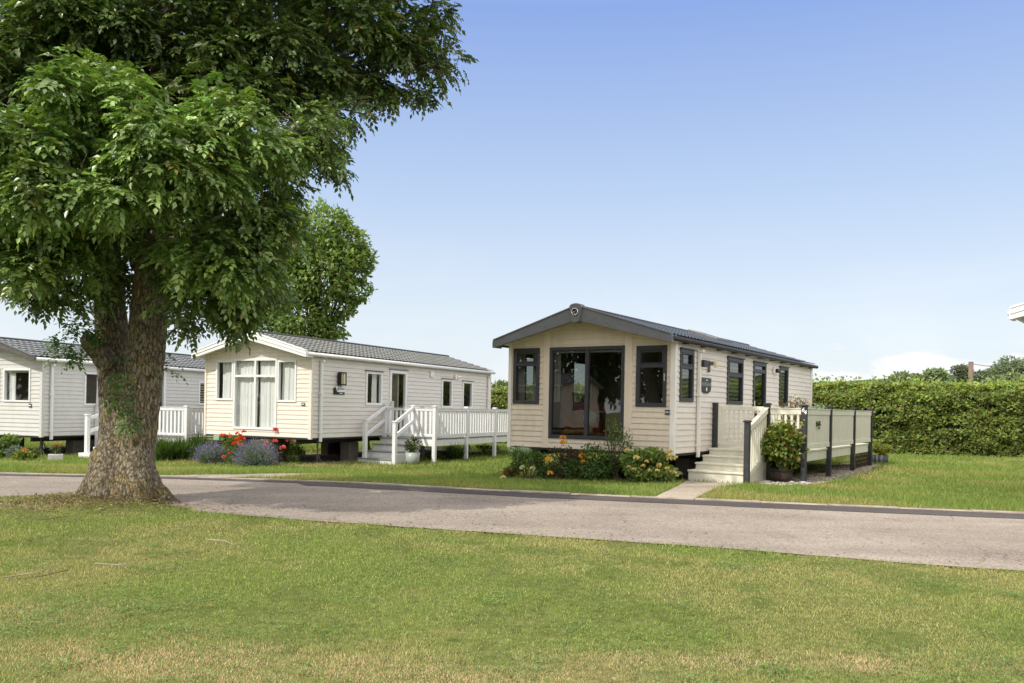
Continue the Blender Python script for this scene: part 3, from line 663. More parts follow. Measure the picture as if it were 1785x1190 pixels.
# ---------------------------------------------------------------- left caravan (grey)
AY=.36; a0=at(72,759.5,22.4); AO=(a0.x,a0.y); AW=3.6; AL=9.9
stA=dict(clad=M['cladA'],trim=M['cladA'],corner=M['cladA'],tile=M['tileA'],ridgem=M['char'],soffit=white,fascia=M['steel'],gutter=white,pipe=white,winm=white,glass=M['glass'],
 pitch=.115,lap=.014,fh=(.20,.10),fa=.09,ft=.05,dp=(.22,),tp=.19,tc=.32,ta=.018,ts=.04,cw=.06,jacks=(.4,2.6,5.2,9.3),blocks=(1.6,4.6))
A_front=[dict(r=(.42,1.45,1.22,2.14),fw=.05,curtain=[(1.15,1.4,1.26,2.1,cw_)],blind=1),dict(r=(1.6,3.0,1.22,2.14),fw=.05)]
A_side=[dict(r=(1.35,2.75,1.15,2.12),mull=(2.2,),fw=.06,curtain=[(1.9,2.16,1.2,2.06,cw_)]),dict(r=(6.0,7.3,1.22,2.02),fw=.06,blind=2),dict(r=(3.6,4.5,.3,2.3),fw=.1,name='side_door')]
rA,aF,aS,ag=caravan('static_caravan','grey caravan partly hidden behind the big tree trunk at the left edge',AO,AY,AW,AL,.295,2.44,2.95,.36,.10,stA,A_front,A_side)
slab('caravan_base_soil',AO,AY,AW,AL,M['soil'],.05)
pa=MB().box(.36,.46,.02,.03,1.08,1.18,aF).build('pitch_plate',M['navy'],rA); MB().box(.37,.45,.031,.034,1.115,1.145,aF).build('plate_text',M['textwhite'],pa)
# ---------------------------------------------------------------- caravan at the right edge (only its gable tip in frame)
tp=at(1761,543,12.5); EY=.72; c,s=math.cos(EY),math.sin(EY)
EW=3.6; ux,uy=math.sin(EY),math.cos(EY); vx,vy=-math.cos(EY),math.sin(EY)
of_,os_=.36,.34
EOx=tp.x+.0+ux*(of_+.05)-vx*(EW+os_+.02); EOy=tp.y+uy*(of_+.05)-vy*(EW+os_+.02)
sle=.51/(EW/2); zee=tp.z+sle*(os_+.02)-.0
stE=dict(stB); stE.update(clad=M['cladE'],corner=white,fh=(.24,.17),jacks=(.9,6.8),blocks=(2.35,),dp=())
rE,eF,eS,eg=caravan('static_caravan','white caravan at the right edge, only the tip of its gable showing',(EOx,EOy),EY,EW,6.0,zee-2.2,zee,zee+.51,of_,os_,stE,[dict(r=(1.0,2.6,zee-1.9,zee-.2),fw=.06)],[],[dict(r=(1.0,2.0,zee-1.3,zee-.3),fw=.06)],detail=False)
# caravan and trees beyond the left edge of the frame (mirrored in the glass)
stF=dict(stA); stF.update(clad=M['cladC'],jacks=(1,),blocks=(),dp=())
caravan('static_caravan','beige caravan outside the left edge of the view, mirrored in the patio door',(-20.5,7.0),-1.0,3.6,10,.4,2.5,3.1,.3,.1,stF,[dict(r=(1,2.6,1.2,2.2),fw=.06)],[dict(r=(2,3,1.2,2.2),fw=.06),dict(r=(4.2,5.1,.5,2.3),fw=.08,name='side_door'),dict(r=(7,8,1.2,2.2),fw=.06)],[],detail=False)
# ---------------------------------------------------------------- decks
def post(root,x,y,z0,z1,w,mat,capm=None,cap=True,name='post'):
    p=MB().box(x-w/2,x+w/2,y-w/2,y+w/2,z0,z1-.03).build(name,mat,root,bevel=.006)
    if cap:
        c=MB(); e=.02; c.box(x-w/2-e,x+w/2+e,y-w/2-e,y+w/2+e,z1-.03,z1-.008); c.box(x-w/2-.003,x+w/2+.003,y-w/2-.003,y+w/2+.003,z1-.008,z1+.006); c.build('post_cap',capm or mat,p,bevel=.004)
    return p
def rail_panel(root,a,b,zt,zb,zt2,zb2,mat,bw=.05,sp=.13,th=.03,rw=.06,slope=None,name='railing_panel'):
    """a,b horizontal points; top rail zt..zt2, bottom rail zb..zb2 at a; slope = rise from a to b"""
    a=Vector((a[0],a[1],0)); b=Vector((b[0],b[1],0)); L=(b-a).length; d=(b-a)/L; dz=slope or 0
    def Z(p,z): return Vector((p.x,p.y,z))
    def rail(z0,z1,w):
        n=Vector((-d.y,d.x,0))*w/2
        return MB().box8([Z(a-n,z0),Z(b-n,z0+dz),Z(b+n,z0+dz),Z(a+n,z0),Z(a-n,z1),Z(b-n,z1+dz),Z(b+n,z1+dz),Z(a+n,z1)])
    t=rail(zt,zt2,rw).build(name,mat,root,bevel=.008)
    tt=rail(zt2+.001,zt2+.016,rw+.03).build('handrail',mat,t,bevel=.004)
    rail(zb,zb2,rw*.8).build('bottom_rail',mat,t,bevel=.006)
    n=max(1,int(round(L/sp))); nn=Vector((-d.y,d.x,0))*th/2
    for i in range(n):
        c=(i+.5)*L/n; p=a+d*(c-bw/2); q=a+d*(c+bw/2); r0=dz*c/L
        MB().box8([Z(p-nn,zb2+r0),Z(q-nn,zb2+r0),Z(q+nn,zb2+r0),Z(p+nn,zb2+r0),Z(p-nn,zt+r0),Z(q-nn,zt+r0),Z(q+nn,zt+r0),Z(p+nn,zt+r0)]).build('baluster',mat,t)
    return t
def planks(root,x0,x1,y0,y1,z,mat,w=.14,th=.03):
    m=MB(); y=y0
    while y<y1-.02: m.box(x0,x1,y,min(y+w-.006,y1),z-th,z); y+=w
    return m.build('deck_boards',mat,root)
def steps(root,x0,x1,us,zs,g,tread,riser,nose=.03,th=.035):
    for i,(u,z) in enumerate(zip(us,zs)):
        u2=us[i+1] if i+1<len(us) else us[-1]+.34
        b=MB().box(x0+.01,x1-.01,u,u2+.0-.001,g,z-th).build('step',riser,root,bevel=.004)
        MB().box(x0,x1,u-nose,u2-.002,z-th+.001,z).build('tread',tread,b,bevel=.006)
# --- cream and charcoal deck of the near caravan
dk=empty('deck',(CO[0],CO[1],0),-CY,'cream deck with charcoal posts, one numbered 64, closely slatted panels and cream steps','deck')
cr=M['cream']; cp=M['charpost']
planks(dk,.06,1.86,2.06,8.5,.56,cr)
fa=MB(); fa.box(1.80,1.84,2.06,8.48,.34,.525); fa.box(.1,1.80,2.05,2.09,.34,.525); fa.box(.1,1.8,8.44,8.48,.34,.525); fa.build('deck_fascia',cr,dk,bevel=.005)
for (x,y,zt,z0) in ((.06,2.04,1.53,-.1),(1.15,2.04,1.50,-.1),(1.88,2.04,1.48,-.14),(1.88,4.07,1.48,-.12),(1.88,6.43,1.47,-.09),(1.88,8.49,1.47,-.08),(1.22,.60,1.155,-.16)):
    p=post(dk,x,y,z0,zt,.10,cp,cp,cap=(x!=.06))
    if (x,y)==(1.88,2.04):
        p['label']='charcoal post with white number 64'
        textmesh('number','6',.115,M['textwhite'],p,lambda a,o,z:(1.862+a,1.986-o,1.375+z),.002,shear=.12)
        textmesh('number','4',.115,M['textwhite'],p,lambda a,o,z:(1.903+a,1.986-o,1.325+z),.002,shear=.12)
for y0,y1 in ((2.10,4.01),(4.13,6.37),(6.49,8.43)): rail_panel(dk,(1.88,y0),(1.88,y1),1.28,.60,1.39,.70,cr,bw=.06,sp=.085,th=.03)
rail_panel(dk,(1.21,2.04),(1.82,2.04),1.28,.60,1.39,.68,cr,bw=.045,sp=.125,th=.035)
rail_panel(dk,(.08,8.49),(1.82,8.49),1.28,.60,1.39,.70,cr,bw=.06,sp=.12)
# gate over the steps
gt=MB(); x0,x1,y,z0,z1=.13,1.09,2.03,.62,1.43
gt.box(x0,x1,y-.02,y+.02,z1-.09,z1); gt.box(x0,x1,y-.02,y+.02,z0,z0+.09); gt.box(x0,x0+.08,y-.02,y+.02,z0+.09,z1-.09); gt.box(x1-.08,x1,y-.02,y+.02,z0+.09,z1-.09); go=gt.build('gate',cr,dk,bevel=.005)
for i in range(8):
    x=x0+.08+(x1-x0-.16)*(i+.5)/8; MB().box(x-.02,x+.02,y-.012,y+.012,z0+.09,z1-.09).build('baluster',cr,go)
steps(dk,.06,1.17,[.60,.97,1.34,1.70],[.17,.30,.43,.56],-.16,cr,cr)
# sloping handrail side of the steps
rail_panel(dk,(1.22,.66),(1.15,1.98),.93,.06,1.04,.16,cr,bw=.045,sp=.14,th=.03,slope=.36,name='stair_railing')
# lattice below the far end
la=MB()
for i in range(12):
    y=6.55+i*.16; la.bar((1.82,y,-.05),(1.82,y+.3,.33),.012,.02,(1,0,0)); la.bar((1.835,y+.3,-.05),(1.835,y,.33),.012,.02,(1,0,0))
la.build('lattice',M['stembrown'],dk)
# --- white deck of the middle caravan
dw=empty('deck',(BO[0],BO[1],0),-BY,'white railed deck with white steps beside the cream caravan','deck')
ww=M['whitewood']; greyb=pm('grey deck boards',(.24,.24,.23),.7,.1)
planks(dw,.04,1.72,3.18,9.5,.42,greyb)
fb=MB(); fb.box(1.66,1.70,3.18,9.48,.20,.385); fb.box(1.1,1.66,3.16,3.20,.20,.385); fb.build('deck_fascia',ww,dw,bevel=.004)
for (x,y,zt) in ((.06,3.16,1.35),(1.02,3.16,1.335),(1.73,3.16,1.33),(1.73,4.99,1.32),(1.73,6.84,1.31),(1.73,8.7,1.31),(.30,1.90,.92),(1.26,1.90,.90),(.08,5.2,1.32)):
    post(dw,x,y,-.36,zt,.10,ww,ww)
for y0,y1 in ((3.22,4.93),(5.05,6.78),(6.9,8.64)): rail_panel(dw,(1.73,y0),(1.73,y1),1.18,.46,1.25,.54,ww,bw=.07,sp=.155,th=.03)
rail_panel(dw,(1.08,3.16),(1.67,3.16),1.18,.46,1.25,.54,ww,bw=.07,sp=.15)
rail_panel(dw,(.12,3.16),(.96,3.16),1.18,.46,1.24,.54,ww,bw=.06,sp=.14,name='gate')
steps(dw,.10,1.20,[1.86,2.20,2.54,2.88],[-.115,.065,.245,.42],-.36,greyb,ww)
for x0,x1 in ((.30,.08),(1.26,1.04)):
    for dz in (0,-.36):
        MB().bar((x0,1.90,.84+dz),(x1,3.12,1.25+dz),.05,.10).build('handrail',ww,dw,bevel=.008)
MB().box(1.2,1.22,1.9,3.1,-.36,-.02).build('stair_side',ww,dw)
# --- white deck of the left caravan
da=empty('deck',(AO[0],AO[1],0),-AY,'white railed deck of the grey caravan, seen either side of the tree trunk','deck')
MB().box(.04,3.38,1.76,1.80,.10,.275).build('deck_fascia',pm('pale grey green fascia',(.56,.57,.50),.6,.05),da)
planks(da,.02,3.38,1.78,6.4,.31,greyb)
for x in (.08,1.0,2.15,3.36): post(da,x,1.78,-.36,1.20,.10,ww,ww)
for y in (3.9,6.3): post(da,3.36,y,-.36,1.20,.10,ww,ww)
for x0,x1 in ((.14,.94),(1.06,2.09),(2.21,3.30)): rail_panel(da,(x0,1.78),(x1,1.78),1.06,.36,1.14,.43,ww,bw=.065,sp=.135)
for y0,y1 in ((1.84,3.84),(3.96,6.24)): rail_panel(da,(3.36,y0),(3.36,y1),1.06,.36,1.14,.43,ww,bw=.065,sp=.135)
post(da,1.20,.42,-.16,.92,.10,ww,ww); post(da,1.98,.42,-.16,.92,.10,ww,ww)
for i_,(y0,z1) in enumerate(((.30,-.13),(.78,.01),(1.26,.15))): MB().box(1.02,2.1,y0,y0+.475,-.36,z1).build('step',ww,da,bevel=.005)
for x in (1.20,1.98):
    for dz in (0,-.36): MB().bar((x,.42,.80+dz),(x,1.74,1.12+dz),.05,.09).build('handrail',ww,da,bevel=.008)
# ---------------------------------------------------------------- furniture seen through the near caravan's glass
def local(org,yaw,x,y,z=0):
    c,s=math.cos(-yaw),math.sin(-yaw); return (org[0]+c*x-s*y,org[1]+s*x+c*y,z)
def put(name,label,cat,x,y,z,rz=0,org=CO,yaw=CY): return empty(name,local(org,yaw,x,y,z),-yaw+rz,label,cat)
ac=put('armchair','rust red armchair behind the patio door glass','armchair',-2.35,.75,.545,.3)
MB().box(-.3,.3,-.3,.3,.22,.42).build('seat',M['rust'],ac,bevel=.06); MB().box(-.32,.32,.22,.38,.30,.92).build('backrest',M['rust'],ac,bevel=.06)
for sx in (-1,1): MB().box(sx*.35-.06,sx*.35+.06,-.3,.32,.2,.58).build('armrest',M['rust'],ac,bevel=.05)
for sx in (-1,1):
    for sy in (-1,1): MB().tube([(sx*.28,sy*.26,0),(sx*.28,sy*.26,.22)],.02,8).build('leg',M['wood'],ac)
cs=MB().lathe([(0,-.16),(.12,-.13),(.17,-.04),(.17,.04),(.12,.13),(0,.16)],16).build('cushion',pm('pale blue cushion',(.40,.52,.50),.9,.1),None,smooth=True)
cs.parent=None; tag(cs,'pale blue round cushion on the rust red armchair','cushion'); p=local(CO,CY,-2.2,.78,1.12); cs.location=p
tb=put('dining_table','dining table with crossed metal legs inside the patio door','table',-1.55,1.1,.545)
MB().box(-.5,.5,-.35,.35,.70,.74).build('tabletop',M['inwall'],tb,bevel=.01)
for sx in (-1,1): MB().tube([(sx*.38,-.22,0),(-sx*.1,.0,.35),(sx*.3,.2,.70)],.013,8).build('leg',M['galv'],tb,smooth=True)
dc=put('dining_chair','dark dining chair behind the right front window','chair',-.62,.75,.545,-.4)
MB().box(-.22,.22,-.22,.22,.42,.47).build('seat',M['black'],dc,bevel=.02); MB().box(-.22,.22,.18,.23,.5,1.12).build('backrest',M['black'],dc,bevel=.03)
for sx in (-1,1):
    MB().tube([(sx*.2,-.2,0),(sx*.2,-.2,.42)],.012,8).build('leg',M['chrome'],dc); MB().tube([(sx*.2,.2,0),(sx*.21,.24,1.15)],.012,8).build('leg',M['chrome'],dc)
tv=put('picture_frame','framed picture on the dark inner wall behind the right front window','picture',-.75,3.9,1.95)
f=MB(); f.box(-.3,.3,0,.04,-.2,.2); f.build('frame',M['galv'],tv); MB().box(-.26,.26,-.004,-.001,-.16,.16).build('print',M['black'],tv)
# ---------------------------------------------------------------- foliage helpers
def cloud(n,c,r,shell=.5,rg=rng,flat=None):
    d=sph(n,rg); rad=(shell+(1-shell)*rg.random((n,1)))**(1/1.0); p=np.array(c)+d*rad*np.array(r); return p,d
def leafpart(name,mat,parent,parts):
    V=[];Fc=[];T=[];o=0
    for v,f,c in parts: V.append(v);Fc.append(f+o);T.append(c);o+=len(v)
    return npmesh(name,mat,np.concatenate(V),np.concatenate(Fc),np.concatenate(T),parent)
def lobed(n,c,r,k,rg,shell=.35):
    """points in a lumpy ellipsoid of k lobes"""
    c=np.array(c,float); r=np.array(r,float); cs=c+sph(k,rg)*r*.62*rg.uniform(.6,1,(k,1)); rr=r*.5
    idx=rg.integers(0,k,n); d=sph(n,rg); rad=(shell+(1-shell)*rg.random((n,1))); p=cs[idx]+d*rad*rr*rg.uniform(.7,1.15,(k,1))[idx]
    return p,unit(p-c+1e-6)
def bush(name,label,cat,loc,h,r,n,ll,lw,cols,seed,droop=.1,shell=.35,k=9,stems=5,sc_=.5,group=None,flat=.5,woody=False,base=.0,elong=1.0,mat='leafsoft',updir=.6):
    rg=np.random.default_rng(seed); o=empty(name,loc,0,label,cat,group)
    p,d=lobed(n,(0,0,base+(h-base)*.52),(r*elong,r,(h-base)*.5),k,rg,shell); p[:,2]=np.maximum(p[:,2],.01+ll*.2*rg.random(n))
    ax=unit(d+rg.normal(0,.6,(n,3))+np.array([0,0,-droop])); up=unit(rg.normal(0,.45,(n,3))+d*.6+np.array([0,0,updir]))
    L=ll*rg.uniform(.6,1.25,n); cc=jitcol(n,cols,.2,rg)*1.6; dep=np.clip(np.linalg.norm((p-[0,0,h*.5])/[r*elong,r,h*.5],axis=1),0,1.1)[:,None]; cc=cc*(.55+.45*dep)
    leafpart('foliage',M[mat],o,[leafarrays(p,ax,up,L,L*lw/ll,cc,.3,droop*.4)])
    st=MB()
    for i in range(stems):
        a=rg.uniform(0,6.28); q=rg.uniform(.2,.8)*r; st.tube([(rg.normal(0,.03),rg.normal(0,.03),-.03),(math.cos(a)*q*.5,math.sin(a)*q*.5,h*.45),(math.cos(a)*q*elong,math.sin(a)*q,h*.88)],[.012,.009,.004],5)
    st.build('stems',M['stembrown' if woody else 'stem'],o); return o
def flower(mb_list,c,r,colr,rg,n=26):
    c=np.array(c); d=sph(n,rg); d[:,2]=np.abs(d[:,2])*.8+d[:,2]*.2; p=c+d*r*.35; ax=unit(d+rg.normal(0,.3,(n,3))); up=unit(rg.normal(0,1,(n,3))+d)
    mb_list.append(leafarrays(p,ax,up,r*.8,r*.9,jitcol(n,colr,.12,rg),.5))
def addflowers(o,name,spots,r,cols,seed,n=26):
    rg=np.random.default_rng(seed)
    for s in spots:
        l=[]; flower(l,s,r*rg.uniform(.8,1.15),cols,rg,n); leafpart(name,M['petal'],o,l)
# ---------------------------------------------------------------- big ash tree
T0=TREE; tr=empty('ash_tree',(T0.x,T0.y,gzf(T0.x,T0.y)),0,'large ash tree with twin lichen covered trunks at the near edge of the road','tree'); tz=gzf(T0.x,T0.y)
def TL(v): return Vector((v[0]-T0.x,v[1]-T0.y,v[2]-tz))
TY=T0.y+.15
tk=MB()
px2m=TY/F
def lobs(k,t): return .93+.05*math.sin(3*t+k*.35)+.035*math.sin(7*t+k*.9)+.02*math.sin(13*t-k*.5)
def stem_(path,yo): 
    pts=[TL(at(x,y,TY+yo+dy)) for x,y,w,dy in path]; return pts,[w*.5*px2m for x,y,w,dy in path]
rp=[(232,905,100,0),(232,880,98,0),(232,850,86,0),(232,800,76,0),(235,760,73,0),(240,720,71,0),(245,680,70,0),(249,640,69,0),(253,600,68,0),(257,560,66,0),(261,520,64,0),(265,480,63,0),(267,440,62,.05),(271,380,58,.1),(275,300,54,.2),(284,200,48,.4),(295,80,42,.6),(305,-60,36,.8),(315,-250,30,1.1),(325,-450,18,1.4)]
lp=[(200,905,85,.1),(202,880,82,.1),(205,850,78,.1),(207,800,74,.1),(206,760,68,.12),(203,720,62,.15),(200,680,60,.22),(197,640,60,.28),(194,600,60,.32),(193,560,58,.35),(191,520,56,.38),(189,480,52,.4),(186,420,48,.4),(178,340,48,.4),(168,240,42,.4),(155,120,36,.4),(140,-40,30,.5),(125,-200,22,.6)]
for path in (rp,lp):
    p,r=stem_(path,0); tk.tube(p,r,28,lobs)
def root_(pts,rs): tk.tube([TL(at(*q)) for q in pts],rs,12)
root_([(202,770,TY-.05),(186,820,TY-.12),(162,858,TY-.2),(138,882,TY-.3),(115,898,TY-.35)],[.20,.21,.18,.12,.05])
root_([(236,780,TY),(243,825,TY-.05),(262,858,TY-.1),(296,880,TY-.1),(335,895,TY-.1)],[.18,.22,.19,.12,.03])
root_([(190,790,TY-.15),(184,850,TY-.4),(178,885,TY-.5),(176,905,TY-.6)],[.22,.22,.15,.05])
root_([(232,790,TY-.2),(236,855,TY-.38),(242,885,TY-.45),(250,900,TY-.5)],[.2,.22,.14,.05])
root_([(215,800,TY-.1),(212,860,TY-.38),(206,890,TY-.5)],[.2,.2,.1])
# broken stub
root_([(190,640,TY+.1),(172,615,TY),(158,598,TY-.1),(150,585,TY-.15)],[.13,.12,.12,.09])
to=tk.build('trunk',M['bark'],tr,smooth=True)
md=to.modifiers.new('remesh','REMESH'); md.mode='VOXEL'; md.voxel_size=.022; md.use_smooth_shade=True
s1=to.modifiers.new('smooth','SMOOTH'); s1.factor=.5; s1.iterations=5
tx=bpy.data.textures.new('bark_relief','CLOUDS'); tx.noise_scale=.09; tx.noise_depth=3
dm=to.modifiers.new('disp','DISPLACE'); dm.texture=tx; dm.strength=.035; dm.mid_level=.5
# crown clumps: photo px, py, depth, radii px, weight
CLUMPS=[(60,225,8.3,110,95,1.1),(185,190,8.7,115,80,1),(300,255,8.5,105,85,1),(130,330,8.3,110,75,1),(255,330,8.5,100,70,1),(20,330,8.6,90,90,.8),
(430,215,9.2,105,65,1),(525,235,9.7,75,50,.8),(470,300,10.0,80,50,.9),(560,270,10.6,50,36,.4),(500,345,10.4,36,30,.25),(40,430,9.0,90,60,1.1),(150,440,9.6,90,60,.7),(60,490,9.8,80,34,.8),(130,520,10.,50,26,.3),
(400,465,9.4,85,65,1.2),(450,400,9.6,75,60,1.1),(335,515,9.9,75,50,1.0),(405,540,10.2,55,36,.8),(330,430,9.9,70,60,.6),(462,490,10.3,50,50,.7),
(90,60,10.6,150,90,1.3),(280,70,11.0,150,90,1.4),(460,90,11.4,130,90,1.3),(590,60,12,100,80,1.1),(680,50,12.2,80,70,.9),(705,105,12.2,64,52,.8),(665,148,12.2,64,32,.7),(605,140,12,45,36,.35),(760,118,12.3,40,30,.5),(765,30,12.4,40,44,.5),(725,160,12.3,34,18,.35),(540,130,11.6,60,60,.6),
(350,390,11.2,150,80,1.2),(200,390,10.9,130,70,1),(60,360,10.5,120,110,1),(560,190,11.4,70,50,.7),(350,170,11,200,90,1.6),(120,150,10.8,180,80,1.2),(-60,300,9.2,90,140,.8),(-80,80,10,120,110,.7),(380,330,10.6,120,70,1),(230,470,10.8,80,40,.35),
(215,400,9.6,60,45,.5),(270,420,9.5,50,30,.3)]
rg=np.random.default_rng(11)
def compound(P,D,size,cols,rg,pairs=5,kt=1.0):
    """ash leaves: leaflets either side of a drooping stalk; P (n,3), D (n,3) outward directions"""
    n=len(P); D=unit(D*np.array([1,1,.75])+np.array([0,0,.05])+rg.normal(0,.5,(n,3))); sd=unit(np.cross(D,np.array([0,0,1.0]))+rg.normal(0,.2,(n,3))); L=size*rg.uniform(.55,1.3,n)
    out=[]; cb=jitcol(n,cols,.16,rg)*kt; yl=rg.random(n)<.012; cb[yl]=cb[yl]*0+np.array([.30,.26,.06])
    for i in range(pairs*2+1):
        if i==pairs*2: t=1.0; s=0
        else: t=.28+.72*(i//2)/pairs; s=1 if i%2 else -1
        dr=.42*t*t
        pos=P+D*(L*t)[:,None]+np.array([0,0,-1.0])*(L*dr)[:,None]
        ax=unit(D*(1-.3*t)+sd*s*1.2+np.array([0,0,-1.0])*(.15+.45*t)) if s else unit(D+np.array([0,0,-.8]))
        up=unit(np.array([0,0,1.0])+D*.5+rg.normal(0,.38,(n,3)))
        ll=L*.46*rg.uniform(.8,1.1,n)*(1-.25*abs(t-.6)); out.append(leafarrays(pos,ax,up,ll,ll*.56,cb*(1+rg.normal(0,.08,(n,1))),.25,.12))
    return out
parts=[]; br=MB()
greens=[(.118,.180,.048),(.14,.21,.056),(.10,.158,.044),(.19,.26,.072)]
for (px,py,Y,rx_,ry_,w) in CLUMPS:
    c=TL(at(px,py,Y)); r=np.array([rx_*Y/F,min(rx_,ry_)*Y/F*.95+.15,ry_*Y/F]); n=int(330*w*rx_*ry_/8000+70*w)
    n=int(n*1.75); ks=max(3,int(3+w*9)); kc=sph(ks,rg)*rg.uniform(.35,1.0,(ks,1)); kr=rg.uniform(.26,.50,(ks,1)); ki=rg.integers(0,ks,n)
    d=sph(n,rg); rad=(rg.random((n,1))**.5)*(1+.12*rg.normal(size=(n,1))); P=np.array(c)+(kc[ki]+d*rad*kr[ki])*r; d=unit(d+kc[ki]*.8)
    light_tone=1.38 if Y<9.5 else (1.05 if Y<10.5 else .74); kt=rg.uniform(.75,1.3,(ks,1))[ki]  # upper clumps darkened, near ones lightened: crown shading put into leaf colour
    parts+=compound(P,d,.175 if Y<10.6 else .20,[tuple(q*light_tone for q in g) for g in greens],rg,4,kt)
    src=TL(at(262 if px>200 else 188,max(100,min(py+90,430)),TY+.2)); mid=(src+c)/2+Vector((0,0,.15)); 
    br.tube([src,mid,c],[.05,.03,.012],6)
    for q in range(7):
        e=c+Vector(tuple(sph(1,rg)[0]*r*.9)); br.tube([c,(c+e)/2+Vector((0,0,.05)),e],[.012,.008,.003],4)
# upper crown above the frame (casts the shade on the road and the near caravan)
for (x,y,z,rx_,ry_,rz_,n) in ((-5,11.3,8.9,2.8,2.2,1.6,900),(-3.0,11.9,9.3,2.2,2.2,1.7,800),(-6.6,11.6,8.2,2.2,2,1.6,500),(-4,12.2,10.6,3.0,2.4,1.7,900),(-2.4,12.8,9.6,1.6,1.6,1.2,350),(-4.0,13.2,8.7,2.2,1.8,1.4,500),(-4.2,12.6,7.9,2.2,1.8,.8,400)):
    d=sph(n,rg); P=np.array(TL((x,y,z)))+d*(rg.random((n,1))**.5)*np.array([rx_,ry_,rz_]); parts+=compound(P,d,.42,greens,rg,3)
    br.tube([TL(at(300,-60,TY+.8)),TL((x,y,z))],[.1,.03],6)
# sprays at the stub and on the bark
for px,py,Y,rr,n in ((128,590,TY-.3,30,60),(150,560,TY-.2,26,50),(118,625,TY-.25,16,16),(215,640,TY-.45,14,14),(207,695,TY-.5,14,30),(225,733,TY-.62,18,55),(300,640,TY-.1,10,8),(310,560,TY,20,14)):
    c=TL(at(px,py,Y)); d=sph(n,rg); parts+=compound(np.array(c)+d*rr*px2m*.7,d,.10 if n>40 and px>200 else .14,[(.07,.15,.03),(.10,.2,.035)],rg,3)
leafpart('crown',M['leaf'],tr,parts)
br.build('branches',M['bark'],tr,smooth=True)
bx=TL(at(299,438,TY-.3)); bb=MB().box(bx.x-.06,bx.x+.06,bx.y-.05,bx.y+.05,bx.z-.08,bx.z+.08).build('nest_box',pm('nest box wood',(.30,.19,.10),.8,.15),None,bevel=.005)
bb.location=(T0.x,T0.y,tz); tag(bb,'small weathered wooden nest box fixed high on the ash trunk','nest box')
# ---------------------------------------------------------------- tree behind the middle caravan
def far_tree(name,label,base,h,clumps,nl,ll,cols,seed,trunk_r=.2,group=None,haze=0):
    rg=np.random.default_rng(seed); o=empty(name,base,0,label,'tree',group); parts=[]; st=MB(); b=Vector(base)
    st.tube([(0,0,-.2),(.05,0,h*.3),(-.05,0,h*.6),(0,0,h*.85)],[trunk_r*1.2,trunk_r,trunk_r*.7,trunk_r*.2],10)
    tot=sum(c[3]*c[5] for c in clumps)
    for (x,y,z,rx_,ry_,rz_) in clumps:
        n=int(nl*rx_*rz_/tot); d=sph(n,rg); rad=.55+.45*rg.random((n,1))**.8; lump=1+.22*np.sin(d[:,0:1]*5+z)*np.cos(d[:,2:3]*6+x)
        P=np.array([x,y,z])+d*rad*lump*np.array([rx_,ry_,rz_]); ax=unit(d+rg.normal(0,.7,(n,3))+[0,0,-.2]); up=unit(rg.normal(0,.5,(n,3))+d*.4+[0,0,.7])
        L=ll*rg.uniform(.7,1.3,n); cc=jitcol(n,cols,.2,rg)*(.7+.3*(rad>.75)); 
        if haze: cc=cc*(1-haze)+np.array([.42,.48,.50])*haze  # distance haze mixed into the leaf colour
        parts.append(leafarrays(P,ax,up,L,L*.6,cc,.2))
        st.tube([(0,0,h*.35),((x)*.5,y*.5,(z+h*.35)/2),(x,y,z)],[trunk_r*.45,trunk_r*.25,.03],6)
    leafpart('crown',M['leafsoft'],o,parts); st.build('trunk',M['stembrown'],o,smooth=True); return o
bt=at(545,711,34); q=34/F; rg=np.random.default_rng(5)
def cl(px,py,rx_,ry_,dy=0): p=at(px,py,34+dy); return (p.x-bt.x,dy,p.z+.1,rx_*q,rx_*q,ry_*q)
far_tree('roundheaded_tree','bright green round headed tree rising behind the cream caravan roof',(bt.x,34,-.1),9,[cl(560,400,60,44),(cl(520,430,60,50,-1)),cl(600,425,45,36),cl(610,465,42,36),cl(560,470,60,50,-1),cl(500,480,50,50,-.5),cl(630,450,24,22),cl(615,510,34,22),cl(580,530,45,34),cl(520,550,55,40,-.5),cl(545,580,60,25),cl(470,540,40,40),cl(575,572,26,20),cl(450,500,50,60)],19000,.19,[(.19,.27,.065),(.24,.31,.08),(.13,.20,.05)],3,.25)
for i,(x,y,hh) in enumerate(((-25,16,9),(-27,9,10),(-26,2,9))):
    far_tree('roundheaded_tree',('dense green tree furthest from the camera in the row beyond the left edge','dense green tree in the middle of the row beyond the left edge','dense green tree nearest the camera in the row beyond the left edge')[i],(x,y,-.1),hh,[(0,0,hh*.68,3.2,3.2,2.6),(0,2,hh*.45,2.8,2.6,2.4),(0,-2,hh*.45,2.8,2.6,2.4)],5000,.45,[(.05,.085,.02)],60+i,.3,'trees beyond the left edge')
